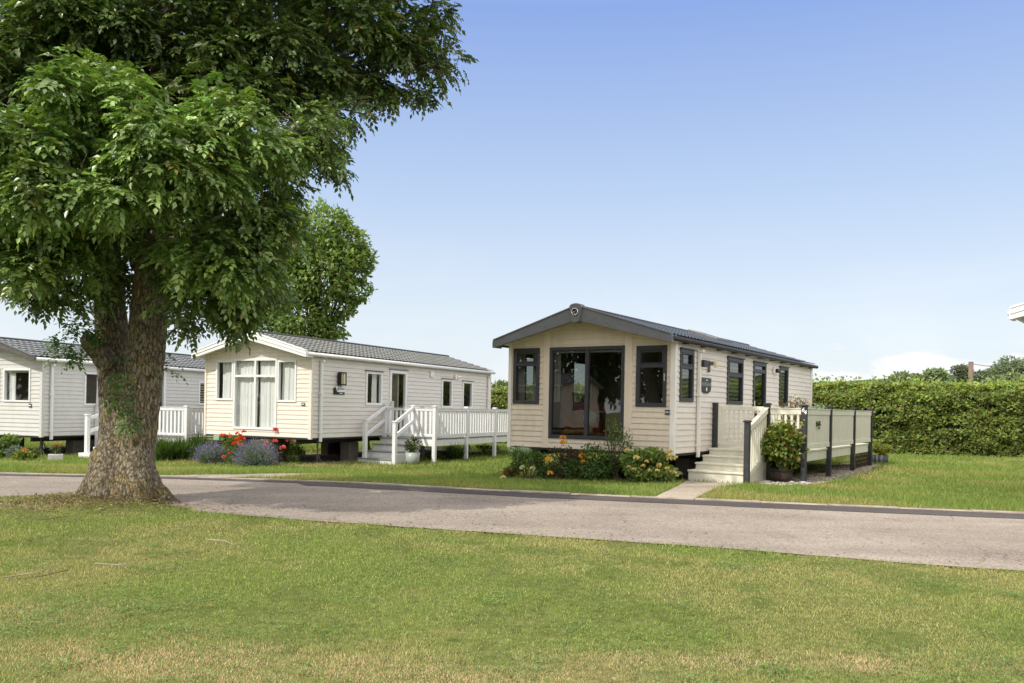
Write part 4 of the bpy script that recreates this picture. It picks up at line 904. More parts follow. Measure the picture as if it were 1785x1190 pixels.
# ---------------------------------------------------------------- hedge
HP=[(34,23.0),(24,25.4),(17,26.9),(13.8,27.9),(11.0,29.6),(6,33.5),(0,36.5),(-8,41),(-20,46)]
def hedge():
    rg=np.random.default_rng(21); n=150000
    o=empty('hedge',(12.6,28.6,gzf(12.6,28.6)),0,'tall clipped green hedge running behind the caravans and the lawn','hedge'); ox,oy,oz=12.6,28.6,gzf(12.6,28.6)
    P=np.array(HP,float); seg=P[1:]-P[:-1]; ln=np.linalg.norm(seg,axis=1); wt=ln*np.array([1,1.2,1.25,1.2,1.1,.7,.55,.3]); wt/=wt.sum()
    k=rg.choice(len(seg),n,p=wt); t=rg.random(n)*1.1-.05; b=P[k]+seg[k]*t[:,None]; nr=np.stack([seg[k][:,1],-seg[k][:,0]],1)/ln[k][:,None]
    nr=nr*np.where(nr[:,1:2]>0,-1,1)  # toward the camera
    s=b[:,0]; H=2.33+.10*(fnoise(s,s*0,.5,2)-.5)*2+.22*(fnoise(s,s*0+5,2.6,6)-.5); top=rg.random(n)<.28
    z=np.where(top,H+rg.normal(0,.045,n)+np.where(rg.random(n)<.06,rg.random(n)*.30,0),rg.random(n)*H)
    dep=np.where(top,rg.random(n)*1.1-.5,-.5); bul=.30*(fnoise(s+z*.3,z*1.3,1.6,9)-.5)*2+.08*np.sin(z*1.2)+.14*(fnoise(s,z,5,19)-.5)*2; d=np.where(top,dep,dep-bul-.03)+np.abs(rg.normal(0,.05,n))*np.where(top,1,.7)
    d=d+np.where(top,0,.18*np.clip((z-H+.5)/.5,0,1)**2)
    xy=b-nr*d[:,None]; pz=z+gz(xy[:,0],xy[:,1])-oz
    pos=np.stack([xy[:,0]-ox,xy[:,1]-oy,pz],1); out=np.stack([nr[:,0],nr[:,1],np.full(n,.25)],1)
    ax=unit(rg.normal(0,.7,(n,3))+out*.4+[0,0,-.1]); up=unit(out*.7+rg.normal(0,.45,(n,3))+[0,0,.5])
    L=rg.uniform(.07,.15,n); pat=(fnoise(s,z*2,1.1,12)*.55+fnoise(s,z*1.3,5,19)*.75-.12)[:,None]
    c=jitcol(n,[(.19,.25,.055),(.23,.28,.065),(.15,.21,.05),(.24,.25,.07)],.22,rg); c=c*(.28+1.25*pat+.28*np.clip(z/2.4,0,1)[:,None]**1.5); c[rg.random(n)<.012]=(.28,.22,.12)  # leaves lighten towards the top: the sunlit look put into their colour
    keep=(fnoise(s,z*1.4,3.1,33)>.30)|top; pos,ax,up,L,c=pos[keep],ax[keep],up[keep],L[keep],c[keep]
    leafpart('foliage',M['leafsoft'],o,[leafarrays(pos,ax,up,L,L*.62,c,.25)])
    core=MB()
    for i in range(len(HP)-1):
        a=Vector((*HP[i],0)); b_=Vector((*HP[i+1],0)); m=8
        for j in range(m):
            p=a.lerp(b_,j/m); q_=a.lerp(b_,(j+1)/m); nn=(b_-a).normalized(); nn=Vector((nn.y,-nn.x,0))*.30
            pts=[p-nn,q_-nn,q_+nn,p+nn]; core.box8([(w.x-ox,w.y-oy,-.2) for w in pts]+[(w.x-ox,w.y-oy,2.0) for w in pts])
    core.build('branches',pm('dark hedge interior',(.012,.017,.007),1,.4,6),o)  # solid near-black core painted as the hedge's shaded inside, no modelled branches
hedge()
# ---------------------------------------------------------------- distance: wooded hill, trees, pole, wires
def hillz(x,y): return np.clip(sm((x-35)/90)*13*sm((y-95)/70),0,None)
HX_=np.linspace(10,260,60); HY_=np.linspace(85,330,40)
grid_sheet('hill',HX_,HY_,lambda X,Y:hillz(X,Y)*(.9+.2*fnoise(X,Y,.05,2))-.3,M['farwood'])
fg=[(.19,.24,.09),(.22,.26,.10),(.15,.20,.08)]
def ftree(px,pt,D,wpx,label,seed,dark=1,haze=.12,name='distant_tree',group='distant trees beyond the hedge'):
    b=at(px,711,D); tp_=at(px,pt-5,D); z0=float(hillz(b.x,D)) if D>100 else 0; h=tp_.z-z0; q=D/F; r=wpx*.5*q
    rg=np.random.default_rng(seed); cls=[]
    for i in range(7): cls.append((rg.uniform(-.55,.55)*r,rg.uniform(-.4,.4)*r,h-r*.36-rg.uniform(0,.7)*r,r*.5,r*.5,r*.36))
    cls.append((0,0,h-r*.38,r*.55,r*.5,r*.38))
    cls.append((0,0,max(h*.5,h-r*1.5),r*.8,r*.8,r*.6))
    far_tree(name,label,(b.x,D,z0-.3),h,cls,2600,max(.3,1.6*D/819),[tuple(c*dark for c in g) for g in fg],seed,.25,group,haze)
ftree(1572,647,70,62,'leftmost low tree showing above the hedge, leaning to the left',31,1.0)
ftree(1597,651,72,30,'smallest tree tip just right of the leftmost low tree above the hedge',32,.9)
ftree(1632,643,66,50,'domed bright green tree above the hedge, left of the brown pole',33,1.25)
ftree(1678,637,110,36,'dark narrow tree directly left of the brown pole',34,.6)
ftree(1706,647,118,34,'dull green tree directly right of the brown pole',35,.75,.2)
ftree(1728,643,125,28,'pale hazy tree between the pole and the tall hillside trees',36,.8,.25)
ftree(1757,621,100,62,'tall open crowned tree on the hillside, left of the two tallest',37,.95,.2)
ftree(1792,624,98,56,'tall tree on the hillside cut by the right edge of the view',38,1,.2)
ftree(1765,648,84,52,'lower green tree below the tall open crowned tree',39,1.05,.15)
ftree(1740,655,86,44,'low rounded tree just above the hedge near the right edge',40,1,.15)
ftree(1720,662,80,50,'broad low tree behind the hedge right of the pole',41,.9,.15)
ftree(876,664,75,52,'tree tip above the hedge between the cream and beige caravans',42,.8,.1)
pb_=at(1692,660,46); pt_=at(1692,632,46); pole=empty('utility_pole',(pb_.x,46,-.1),0,'brown wooden utility pole standing beyond the hedge','pole')
MB().tube([(0,0,-.3),(0,0,pt_.z+.1)],[.17,.13],10).build('shaft',M['wood'],pole,smooth=True)
MB().tube([(0,0,pt_.z+.1),(0,0,pt_.z+.16)],[.14,.10],10).build('cap',M['steel'],pole)
def wire(a,b,sag,label):
    pts=[]
    for i in range(17):
        t=i/16; p=Vector(a).lerp(Vector(b),t); p.z-=sag*4*t*(1-t); pts.append(p)
    tag(MB().tube(pts,.02,5).build('overhead_wire',M['steel'],None,smooth=True),label,'wire')
top=Vector((pb_.x,46,pt_.z-.05)); wire(top,at(1450,672,90),.6,'thin overhead wire dropping left from the brown pole'); wire(top,at(1860,628,55),.35,'thin overhead wire running right from the brown pole')
# ---------------------------------------------------------------- plants by the near caravan
def gl(px,py,z): v=atg(px,py,z); return (v.x,v.y,gzf(v.x,v.y))
G1=[(.060,.105,.024),(.08,.13,.03),(.05,.09,.022)]
def bedpos(a,o): p=local(CO,CY,-a,-o); return (p[0],p[1],gzf(p[0],p[1])-.01)
b1=bush('rose_bush','rose bush with cream blooms at the left of the flower bed under the beige caravan','rose bush',bedpos(2.95,.5),.74,.42,2000,.05,.032,G1,101)
addflowers(b1,'bloom',[(-.12,-.44,.30),(.08,-.44,.28),(-.50,-.36,.08)],.06,[(.75,.68,.48)],1)
b2=bush('rose_bush','dark purple leaved rose with yellow and orange blooms in the middle of the flower bed','rose bush',bedpos(2.1,.55),.80,.42,1700,.05,.03,[(.06,.032,.026),(.05,.045,.022),(.07,.06,.03)],102,woody=True)
addflowers(b2,'bloom',[(-.02,-.28,.88),(.0,-.3,.78),(-.30,-.42,.46),(-.26,-.46,.20),(.36,-.40,.54),(.40,-.40,.42)],.078,[(.80,.42,.05),(.78,.50,.10),(.80,.33,.05)],2)
b3=bush('rose_bush','tall leafy green rose bush in front of the right hand front window','rose bush',bedpos(1.35,.55),.80,.55,3300,.055,.034,G1,103)
b3b=bush('rose_bush','tall thin rose shoots rising above the bed against the beige wall','rose bush',bedpos(1.0,.4),1.15,.42,900,.05,.03,[(.10,.15,.035),(.07,.12,.03)],104,k=14,stems=9,woody=True)
b4=bush('hydrangea','wide hydrangea with pale yellow flower heads beside the cream steps','hydrangea',bedpos(.22,.55),.66,.50,2400,.085,.065,[(.10,.14,.035),(.13,.17,.04),(.08,.12,.03)],105,elong=1.15)
hr=np.random.default_rng(9); addflowers(b4,'flower_head',[(hr.uniform(-.5,.5),-.52*hr.uniform(.45,1.0),hr.uniform(.25,.64)) for i in range(22)],.05,[(.55,.48,.16),(.62,.50,.22),(.50,.46,.13),(.6,.38,.2)],10,20)
bush('shrub','low reddish brown shrub beside the metal leg at the left corner of the beige caravan','shrub',gl(892,822,-.05),.42,.20,700,.05,.03,[(.13,.085,.02),(.09,.10,.025),(.17,.07,.02)],106)
bush('shrub','small leafy shrub filling the bed between the cream and purple leaved roses','shrub',bedpos(2.55,.5),.50,.36,1300,.045,.03,G1,107)
bush('shrub','low green shrub in the bed between the purple leaved rose and the tall rose','shrub',bedpos(1.75,.6),.48,.36,1400,.05,.03,G1,108)
for i,(x0,lab) in enumerate(((2.98,'leaning cane support left in the rose bed'),(1.82,'upright cane support in the middle of the rose bed'))):
    p=bedpos(x0,.35); tag(MB().tube([(p[0],p[1],p[2]),(p[0]+.02,p[1],p[2]+.62)],.007,6).build('garden_cane',M['wood'],None),lab,'cane')
# barrel with hydrangea
def barrel(): 
    x,y,z=gl(1361,842,-.08); o=empty('planter_barrel',(x,y,z),0,'brown half barrel planter standing on the gravel beside the cream steps','planter')
    MB().lathe([(.0,0),(.17,0),(.21,.13),(.235,.27),(.215,.27),(.20,.24),(0,.24)],28).build('staves',M['terracotta'],o,smooth=False)
    for z0,r in ((.05,.192),(.22,.232)): MB().lathe([(r,z0),(r+.004,z0),(r+.010,z0+.035),(r,z0+.035)],28).build('hoop',M['hoop'],o)
    MB().lathe([(0,.245),(.205,.243)],20).build('soil',M['soil'],o)
    h=bush('hydrangea','large bushy potted hydrangea growing in the brown half barrel','hydrangea',(x,y,z+.24),.98,.47,2600,.095,.075,[(.125,.165,.032),(.15,.19,.038),(.09,.135,.028),(.16,.12,.03)],110,k=22,stems=9,base=.0,elong=1.05,shell=.2)
    hr=np.random.default_rng(4); addflowers(h,'flower_head',[(hr.uniform(-.38,.38),hr.uniform(-.48,-.1),hr.uniform(.6,1.0)) for i in range(20)],.034,[(.42,.46,.10)],12,14)
barrel()
bush('climbing_plant','low leafy plant at the foot of the cream stair railing','plant',gl(1333,838,-.08),.42,.17,500,.06,.045,[(.09,.14,.03),(.12,.17,.035)],111)
# deck plants
def onD(x,y): p=local(CO,CY,x,y); return (p[0],p[1],.56)
bush('potted_shrub','wispy red and green shrub standing on the cream deck behind the post numbered 64','shrub',onD(1.30,3.4),1.22,.40,900,.06,.028,[(.14,.15,.035),(.22,.09,.03),(.18,.12,.05),(.10,.13,.03)],112,k=18,stems=10,woody=True,base=.3)
bush('potted_shrub','rounded silver leaved shrub on the cream deck','shrub',onD(1.25,6.2),1.03,.48,1700,.06,.03,[(.17,.21,.16),(.22,.26,.21),(.12,.16,.11)],113,base=.35)
bush('trailing_plant','sprig of ivy poking through the first slatted panel of the cream deck','plant',tuple(Vector(local(CO,CY,1.93,2.9))+Vector((0,0,1.02))),.16,.07,60,.04,.035,[(.08,.10,.03)],114,stems=3)
wx=gl(1534,808,-.03); wp=empty('planter_pot',wx,0,'dark grey woven pot at the far end of the cream deck','planter')
MB().lathe([(0,0),(.20,0),(.21,.25),(.19,.25),(0,.22)],24).build('body',M['wicker'],wp,smooth=True)
bush('potted_shrub','yellow green shrub growing in the dark grey woven pot','shrub',(wx[0]+.05,wx[1],wx[2]+.22),.52,.30,1400,.055,.035,[(.19,.21,.03),(.15,.19,.03),(.22,.20,.04)],115)
bush('shrub','low weeds under the cream deck between its posts','shrub',gl(1432,826,-.08),.22,.18,200,.05,.03,[(.12,.13,.03)],116)
# ---------------------------------------------------------------- plants by the middle caravan
px=gl(719,811,-.28); pt=empty('planter_pot',px,0,'pale grey round pot beside the white steps','planter')
MB().lathe([(0,0),(.13,0),(.18,.12),(.195,.34),(.175,.34),(.16,.29),(0,.29)],28).build('body',M['pot'],pt,smooth=True); MB().lathe([(0,.30),(.165,.298)],20).build('soil',M['soil'],pt)
bush('potted_shrub','dark leafy shrub growing in the pale grey round pot','shrub',(px[0],px[1],px[2]+.3),.46,.24,420,.10,.04,[(.05,.085,.022),(.08,.10,.03),(.07,.045,.03)],120,stems=7)
def bB(a,o): p=local(BO,BY,-a,-o); return (p[0],p[1],gzf(p[0],p[1])-.01)
LV=[(.17,.25,.085),(.21,.28,.11),(.14,.21,.06)]
def lavender(label,loc,r,h,seed,n=900):
    rg=np.random.default_rng(seed); o=empty('lavender',loc,0,label,'lavender','lavender plants in front of the cream caravan'); d=sph(n,rg); d[:,2]=np.abs(d[:,2])*1.1+.15; d=unit(d)
    base=rg.normal(0,.10*r,(n,3)); base[:,2]=0; L=h*rg.uniform(.55,1.0,n)*(.75+.35*d[:,2]); P=base; ax=unit(d*np.array([r/h*1.25,r/h*1.25,1]))
    c=jitcol(n,LV,.18,rg); up=sph(n,rg); st=leafarrays(P,ax,up,L,np.full(n,.012),c,.1)
    m=n*2; k=rg.integers(0,n,m); Q=P[k]+ax[k]*(L[k]*rg.uniform(.15,.75,m))[:,None]; lv=leafarrays(Q,unit(ax[k]+rg.normal(0,.4,(m,3))),sph(m,rg),rg.uniform(.05,.09,m),.012,jitcol(m,LV,.18,rg)*.9,.1)
    leafpart('foliage',M['leafsoft'],o,[st,lv])
    fl=[]; 
    for t in (.84,.92,1.0):
        Q=P+ax*(L*t)[:,None]; fl.append(leafarrays(Q,unit(ax+rg.normal(0,.5,(n,3))),sph(n,rg),rg.uniform(.025,.045,n),.017,jitcol(n,[(.22,.18,.42),(.27,.23,.48),(.20,.20,.32)],.15,rg),.3))
    leafpart('flowers',M['petal'],o,fl)
pl_=lambda x,y:gl(x,y,-.24)
lavender('smaller lavender at the left end of the bed, beside the strap leaved clump',pl_(368,807),.42,.58,201)
lavender('larger lavender in the middle of the bed below the cream caravan windows',pl_(446,811),.55,.68,202,1300)
r1=bush('rose_bush','orange and red flowering bush between the two lavenders','rose bush',pl_(405,808),.78,.34,1300,.05,.03,[(.08,.13,.03),(.12,.16,.04)],203)
hr=np.random.default_rng(14); addflowers(r1,'bloom',[(hr.uniform(-.34,.42),hr.uniform(-.38,-.2),hr.uniform(.5,.85)) for i in range(16)]+[(-.12,-.3,.2),(.05,-.3,.3)],.06,[(.75,.10,.03),(.80,.22,.04),(.78,.06,.04)],15,20)
r2=bush('rose_bush','pink rose bush at the right hand corner of the cream caravan','rose bush',pl_(487,806),.98,.50,2200,.055,.034,[(.07,.115,.03),(.10,.13,.035),(.12,.10,.04)],204,k=12,stems=8,woody=True)
addflowers(r2,'bloom',[(.0,-.42,.88),(.02,-.52,.60),(.36,-.44,.62),(-.2,-.50,.52),(-.12,-.54,.28),(.22,-.50,.42)],.085,[(.80,.12,.16),(.78,.16,.20)],16)
bush('shrub','small thorny green shrub at the foot of the pink rose bush','shrub',pl_(515,806),.50,.36,800,.05,.03,[(.07,.115,.03)],205)
def strap(label,loc,h,r,n,seed,cols=[(.07,.12,.03),(.09,.15,.035)],name='ornamental_grass',group=None):
    rg=np.random.default_rng(seed); o=empty(name,loc,0,label,'ornamental grass',group); parts=[]; a=rg.uniform(0,6.28,n); q=rg.uniform(.3,1,n); D=np.stack([np.cos(a)*q,np.sin(a)*q,np.ones(n)],1); P=np.stack([rg.normal(0,r*.25,n),rg.normal(0,r*.25,n),np.zeros(n)],1); c=jitcol(n,cols,.2,rg); L=h*rg.uniform(.7,1.15,n)
    V=[];Fc=[];C=[];k=5
    sd=np.stack([-np.sin(a),np.cos(a),np.zeros(n)],1)
    for i in range(k):
        t=i/(k-1); p=P+np.stack([np.cos(a)*q*r*t*1.2,np.sin(a)*q*r*t*1.2,L*(t*1.35-.75*q*t*t)],1); w=.013*(1-t)**.6+.001; V+= [p-sd*w,p+sd*w]; C+=[c,c]
    V=np.stack(V,1).reshape(-1,3); C=np.stack(C,1).reshape(-1,3); b=np.arange(n)[:,None]*2*k
    Fc=np.concatenate([b+np.array([2*i,2*i+1,2*i+3,2*i+2]) for i in range(k-1)],0); npmesh('blades',M['leafsoft'],V,Fc,C,o); return o
GG='strap leaved clumps under the grey caravan deck'
strap('strap leaved clump nearest the tree trunk, under the white deck',gl(285,803,-.25),.62,.45,420,301,group=GG); strap('strap leaved clump in the middle, between the trunk and the left lavender',gl(312,802,-.25),.60,.42,380,302,group=GG); strap('strap leaved clump next to the left lavender',gl(345,798,-.25),.66,.45,420,303,group=GG)
strap('dark strap leaved clump under the white deck of the cream caravan',gl(790,802,-.24),.50,.42,260,304,[(.03,.05,.018)])
bush('shrub','dark shrub in the shade beneath the far end of the white deck','shrub',gl(850,793,-.22),.42,.5,700,.06,.035,[(.05,.08,.02)],305)
bush('shrub','small weed beside the pale grey pot at the foot of the white deck','shrub',gl(738,806,-.28),.18,.12,120,.05,.035,[(.08,.12,.03)],306)
# ---------------------------------------------------------------- plants by the left caravan
bush('shrub','tall leafy shrub at the left edge in front of the grey caravan','shrub',gl(8,795,-.2),.62,.42,1200,.08,.05,[(.09,.14,.03),(.12,.17,.04)],320)
bush('shrub','grey blue leaved shrub leaning in front of the grey caravan','shrub',gl(28,797,-.2),.40,.30,600,.07,.03,[(.14,.16,.16)],321)
bush('shrub','low yellow green shrub on the pale gravel in front of the grey caravan','shrub',gl(38,801,-.2),.30,.26,600,.06,.04,[(.18,.20,.04),(.13,.17,.03)],322)
s1_=bush('flowering_plant','small plant with coral flowers in front of the grey caravan','flowers',gl(56,799,-.2),.34,.22,500,.05,.03,[(.08,.12,.03)],323); addflowers(s1_,'bloom',[(-.08,-.2,.3),(-.02,-.2,.26),(-.12,-.2,.18)],.055,[(.75,.25,.16)],24)
tx_=gl(97,800,-.22); tgh=empty('stone_trough',tx_,.5,'square pale stone trough planted with red flowers in front of the grey caravan','planter')
MB().box(-.17,.17,-.17,.17,0,.17).build('body',M['stonepot'],tgh,bevel=.01)
s2_=bush('flowering_plant','red flowering plant growing in the square stone trough','flowers',(tx_[0],tx_[1],tx_[2]+.16),.26,.16,200,.05,.03,[(.07,.10,.03)],324); addflowers(s2_,'bloom',[(.03,-.1,.2),(.06,-.05,.24)],.04,[(.6,.06,.03)],25)
# ---------------------------------------------------------------- gravel, stones
def gravel(name,poly_fn,n,label,cols,seed,size=(.015,.035)):
    rg=np.random.default_rng(seed); P=poly_fn(n,rg); z=gz(P[:,0],P[:,1])+.006; n=len(P)
    base=np.array([(1,0,0),(0,1,0),(-1,0,0),(0,-1,0),(0,0,.8),(0,0,-.5)],float); s=rg.uniform(*size,n); sc3=s[:,None]*rg.uniform(.7,1.3,(n,3)); a=rg.uniform(0,6.28,n); ca,sa=np.cos(a),np.sin(a)
    V=base[None]*sc3[:,None]; X=V[...,0]*ca[:,None]-V[...,1]*sa[:,None]; Yy=V[...,0]*sa[:,None]+V[...,1]*ca[:,None]; V=np.stack([X+P[:,0:1],Yy+P[:,1:2],V[...,2]+z[:,None]],-1).reshape(-1,3)
    f=np.array([(0,1,4),(1,2,4),(2,3,4),(3,0,4),(1,0,5),(2,1,5),(3,2,5),(0,3,5)]); Fc=(np.arange(n)[:,None,None]*6+f[None]).reshape(-1,3)
    o=npmesh(name,pm_attr,V,Fc,np.repeat(jitcol(n,cols,.2,rg),6,axis=0)); return tag(o,label,'gravel',kind='stuff')
pm_attr,nt,out=newmat('gravel stones'); p_=N(nt,'ShaderNodeBsdfPrincipled'); a_=N(nt,'ShaderNodeAttribute',attribute_name='tint'); nt.links.new(a_.outputs[0],p_.inputs['Base Color']); p_.inputs['Roughness'].default_value=.9; nt.links.new(p_.outputs[0],out.inputs[0])
def gfn(n,rg):
    x=rg.uniform(1.15,2.35,n); y=rg.uniform(.9,9,n); lim=2.0+.32*np.sin(np.clip((y-.9)/7,0,1)*3.0)-np.clip(1.6-y,0,1)*.3; k=x<lim; x,y=x[k],y[k]; c,s=math.cos(-CY),math.sin(-CY); return np.stack([CO[0]+c*x-s*y,CO[1]+s*x+c*y],1)
gravel('gravel',gfn,9000,'beige gravel spread under the cream deck',[(.30,.26,.19),(.40,.35,.27),(.22,.18,.13)],31)
def gfn2(n,rg):
    a=atg(0,804,-.2); b=atg(85,802,-.2); t=rg.random(n); return np.stack([a.x+(b.x-a.x)*t-.3,a.y+(b.y-a.y)*t+rg.normal(0,.22,n)+.1],1)
gravel('gravel_bed',gfn2,3500,'pale gravel in the bed in front of the grey caravan',[(.45,.38,.30),(.5,.42,.34)],32)
sr=np.random.default_rng(77)
for i in range(16):
    x,y,z=gl(1325+i*5.8+sr.uniform(-2,2),845-.0*i+sr.uniform(-4,1),-.08); s=sr.uniform(.035,.065)
    m=MB(); m.lathe([(.0,-.5),(.6,-.4),(1,0),(.75,.45),(.3,.6),(0,.62)],9); m.v=[(a*s*1.3*(1+sr.uniform(-.1,.1)),b*s*(1+sr.uniform(-.1,.1)),c*s*.9) for a,b,c in m.v]
    o=m.build('white_stone',M['stonepot'],None,smooth=True); o.location=(x,y,z+s*.25); o.rotation_euler=(0,0,sr.uniform(0,6)); tag(o,'rounded pale stone in the row edging the gravel by the barrel planter','stone','pale stones edging the gravel')
# ---------------------------------------------------------------- grass
def inconvex(X,Y,org,yaw,x0,x1,y0,y1):
    c,s=math.cos(-yaw),math.sin(-yaw); dx=X-org[0]; dy=Y-org[1]; lx=c*dx+s*dy; ly=-s*dx+c*dy; return (lx>x0)&(lx<x1)&(ly>y0)&(ly<y1)
def inpath(X,Y,poly):
    r=np.zeros(len(X),bool)
    for (a,b),(c,d) in zip(poly[:-1],poly[1:]):
        q=[a,b,d,c]; ins=np.ones(len(X),bool)
        for i in range(4):
            p0,p1=q[i],q[(i+1)%4]; ins&=((p1[0]-p0[0])*(Y-p0[1])-(p1[1]-p0[1])*(X-p0[0]))>-.0
        r|=ins
    return r
def grass(name,n,ymin,ymax,region,h,w,label,seed,cols_fn,pw=2.0):
    rg=np.random.default_rng(seed)
    # density ~ 1/Y^pw within the view wedge (and a margin)
    u=rg.random(n); 
    if pw==2.0: Y=ymin*(ymax/ymin)**u
    else: Y=ymin+(ymax-ymin)*u
    X=(rg.random(n)*2-1)*(Y*.66+.8); k=region(X,Y); X=X[k];Y=Y[k]; n=len(X)
    kk=rg.random(n)>.85*np.exp(-(((X-TREE.x+.15)/.8)**2+((Y-TREE.y+.55)/.32)**2)); X=X[kk];Y=Y[kk];n=len(X)
    tuft=fnoise(X,Y,3.2,2); Hh=h(Y)*rg.uniform(.5,1.25,n)*(.6+.9*tuft); Z=gz(X,Y)-.004
    a=rg.uniform(0,6.28,n); lean=rg.uniform(.15,.9,n)*Hh; b=rg.uniform(0,6.28,n); W=w(Y)*rg.uniform(.7,1.4,n)
    P0=np.stack([X-np.cos(a)*W/2,Y-np.sin(a)*W/2,Z],1); P1=np.stack([X+np.cos(a)*W/2,Y+np.sin(a)*W/2,Z],1); P2=np.stack([X+np.cos(b)*lean,Y+np.sin(b)*lean,Z+Hh],1)
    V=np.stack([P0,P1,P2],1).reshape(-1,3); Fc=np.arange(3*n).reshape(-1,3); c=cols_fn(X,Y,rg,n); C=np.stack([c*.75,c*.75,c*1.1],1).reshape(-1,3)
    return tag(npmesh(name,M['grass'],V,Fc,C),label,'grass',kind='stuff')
def lawncol(X,Y,rg,n):
    g=np.array([.285,.355,.090]); y=np.array([.46,.40,.18]); br=np.array([.74,.52,.35]); dk=np.array([.17,.23,.06])
    f=fnoise(X*.7,Y,1.1,5)+.30*(fnoise(X,Y,5,8)-.5); t=sm((f-.38)/.26)[:,None]*.85; c=g*(1-t)+y*t
    d=sm((fnoise(X,Y,2.2,14)-.54)/.12)[:,None]*.7; c=c*(1-d)+dk*d
    # dry patch near bottom left and along the bottom right
    q=np.exp(-(((X+1.55)/1.1)**2+((Y-4.15)/.34)**2))*1.2+.6*np.exp(-(((X+.3)/1.2)**2+((Y-3.95)/.2)**2))+.75*np.exp(-(((X-1.5)/1.2)**2+((Y-4.3)/.18)**2))+.5*np.exp(-(((X+3)/1.0)**2+((Y-4.9)/.3)**2))+.9*np.exp(-(((X-TREE.x+.7)/.6)**2+((Y-TREE.y+.7)/.25)**2))
    q=np.clip(q*(fnoise(X,Y,3.0,21)*3.0-.45),0,1)[:,None]; c=c*(1-q)+br*q
    dry=(rg.random(n)<.10)[:,None]; c=np.where(dry,c*.4+y*.9,c); return c*rg.uniform(.7,1.3,(n,1))*(1+rg.normal(0,.05,(n,3)))
def reg_fore(X,Y):
    return Y<ynear(X)+.07*(fnoise(X,X*0,1.6,8)-.5)*2+.10*vnoise(X,X*0,7,3)
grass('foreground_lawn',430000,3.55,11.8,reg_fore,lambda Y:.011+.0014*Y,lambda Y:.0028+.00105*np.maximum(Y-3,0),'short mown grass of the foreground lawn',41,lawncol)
def lawncol2(X,Y,rg,n):
    g=np.array([.235,.31,.075]); y=np.array([.38,.36,.13]); f=fnoise(X,Y,.7,25); t=sm((f-.45)/.3)[:,None]; c=g*(1-t)+y*t
    return c*rg.uniform(.7,1.3,(n,1))*(1+rg.normal(0,.05,(n,3)))
def reg_back(X,Y):
    k=(Y>yfar(X)+.10)
    k&=~inconvex(X,Y,CO,CY,-CW+.1,.0,.1,CL+0) & ~inconvex(X,Y,BO,BY,-BW+.2,-.2,.6,BL) & ~inconvex(X,Y,AO,AY,-AW+.2,0,.3,3.2)
    k&=~inconvex(X,Y,CO,CY,0,2.0,.6,8.6) & ~inpath(X,Y,PATH) & ~inpath(X,Y,P2); lim=inconvex(X,Y,CO,CY,1.1,2.2,1.2,8.9); k&=~lim
    return k
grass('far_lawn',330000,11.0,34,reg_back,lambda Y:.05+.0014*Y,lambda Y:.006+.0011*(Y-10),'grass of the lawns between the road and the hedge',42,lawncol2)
# daisies and dandelions
def dots(name,spots,n,r,colr,label,seed,z=.045):
    rg=np.random.default_rng(seed); X=[];Y=[]
    for (px,py,sx,sy,w) in spots:
        m=int(n*w); 
        for i in range(m):
            v=atg(px+rg.normal(0,sx),py+rg.normal(0,sy),-.03); X.append(v.x);Y.append(v.y)
    X=np.array(X);Y=np.array(Y);m=len(X); Z=gz(X,Y)+z+rg.uniform(0,.02,m); V=[];k=6
    for j in range(k): V.append(np.stack([X+r*math.cos(j*math.pi/3),Y+r*math.sin(j*math.pi/3),Z-.3*r*math.sin(j*math.pi/3)],1))
    V=np.stack(V,1).reshape(-1,3); Fc=np.arange(m*k).reshape(m,k); tag(npmesh(name,M['petal'],V,Fc,np.tile(colr,(m*k,1))),label,'wild flowers',kind='stuff')
dots('daisies',[(1560,830,22,4,.35),(1620,815,60,6,.15),(1680,868,40,10,.15),(1060,842,30,4,.1),(480,813,6,2,.05),(1300,1000,300,60,.1),(850,935,40,3,.1)],150,.016,(.75,.75,.72),'tiny white daisies and clover in the lawns',51)
dots('dandelions',[(740,838,60,8,.5),(650,825,40,6,.3),(80,820,40,4,.2)],12,.02,(.75,.55,.04),'a few yellow dandelions in the lawns',52)
def litter(name,n,fn,label,cols,seed,size,zo):
    rg=np.random.default_rng(seed); X,Y=fn(n,rg); n=len(X); P=np.stack([X,Y,gz(X,Y)+zo],1); ax=unit(np.stack([rg.normal(size=n),rg.normal(size=n),rg.normal(0,.15,n)],1)); up=unit(np.stack([rg.normal(0,.25,n),rg.normal(0,.25,n),np.ones(n)],1)); L=rg.uniform(*size,n)
    v,f,c=leafarrays(P,ax,up,L,L*.5,jitcol(n,cols,.25,rg),.4); tag(npmesh(name,M['petal'],v,f,c),label,'leaf litter',kind='stuff')
def lf1(n,rg):
    Y=3.7*(10/3.7)**rg.random(n); X=(rg.random(n)*2-1)*Y*.66; k=reg_fore(X,Y)&(fnoise(X,Y,.8,44)>.46); return X[k],Y[k]
litter('fallen_leaves',900,lf1,'small dry leaves and bark bits scattered in the foreground grass',[(.16,.10,.05),(.30,.22,.12),(.10,.06,.03)],61,(.012,.035),.022)
def lf2(n,rg):
    X=rg.uniform(-7,6,n); t=rg.random(n)**2; Y=ynear(X)+.05+t*(yfar(X)-ynear(X)-.1); k=rg.random(n)<np.exp(-((X+2)/4)**2)+.15; return X[k],Y[k]
litter('road_debris',1000,lf2,'dry leaf bits and grit lying on the road',[(.10,.07,.04),(.20,.15,.10),(.08,.09,.03)],62,(.015,.04),.012)
def lf3(n,rg):
    X=TREE.x+rg.normal(-.1,.75,n); Y=TREE.y-.55+rg.normal(0,.28,n); return X,Y
litter('bark_litter',2200,lf3,'dry bark and leaf litter around the roots of the ash tree',[(.20,.13,.08),(.34,.25,.16),(.12,.08,.05)],63,(.02,.05),.02)
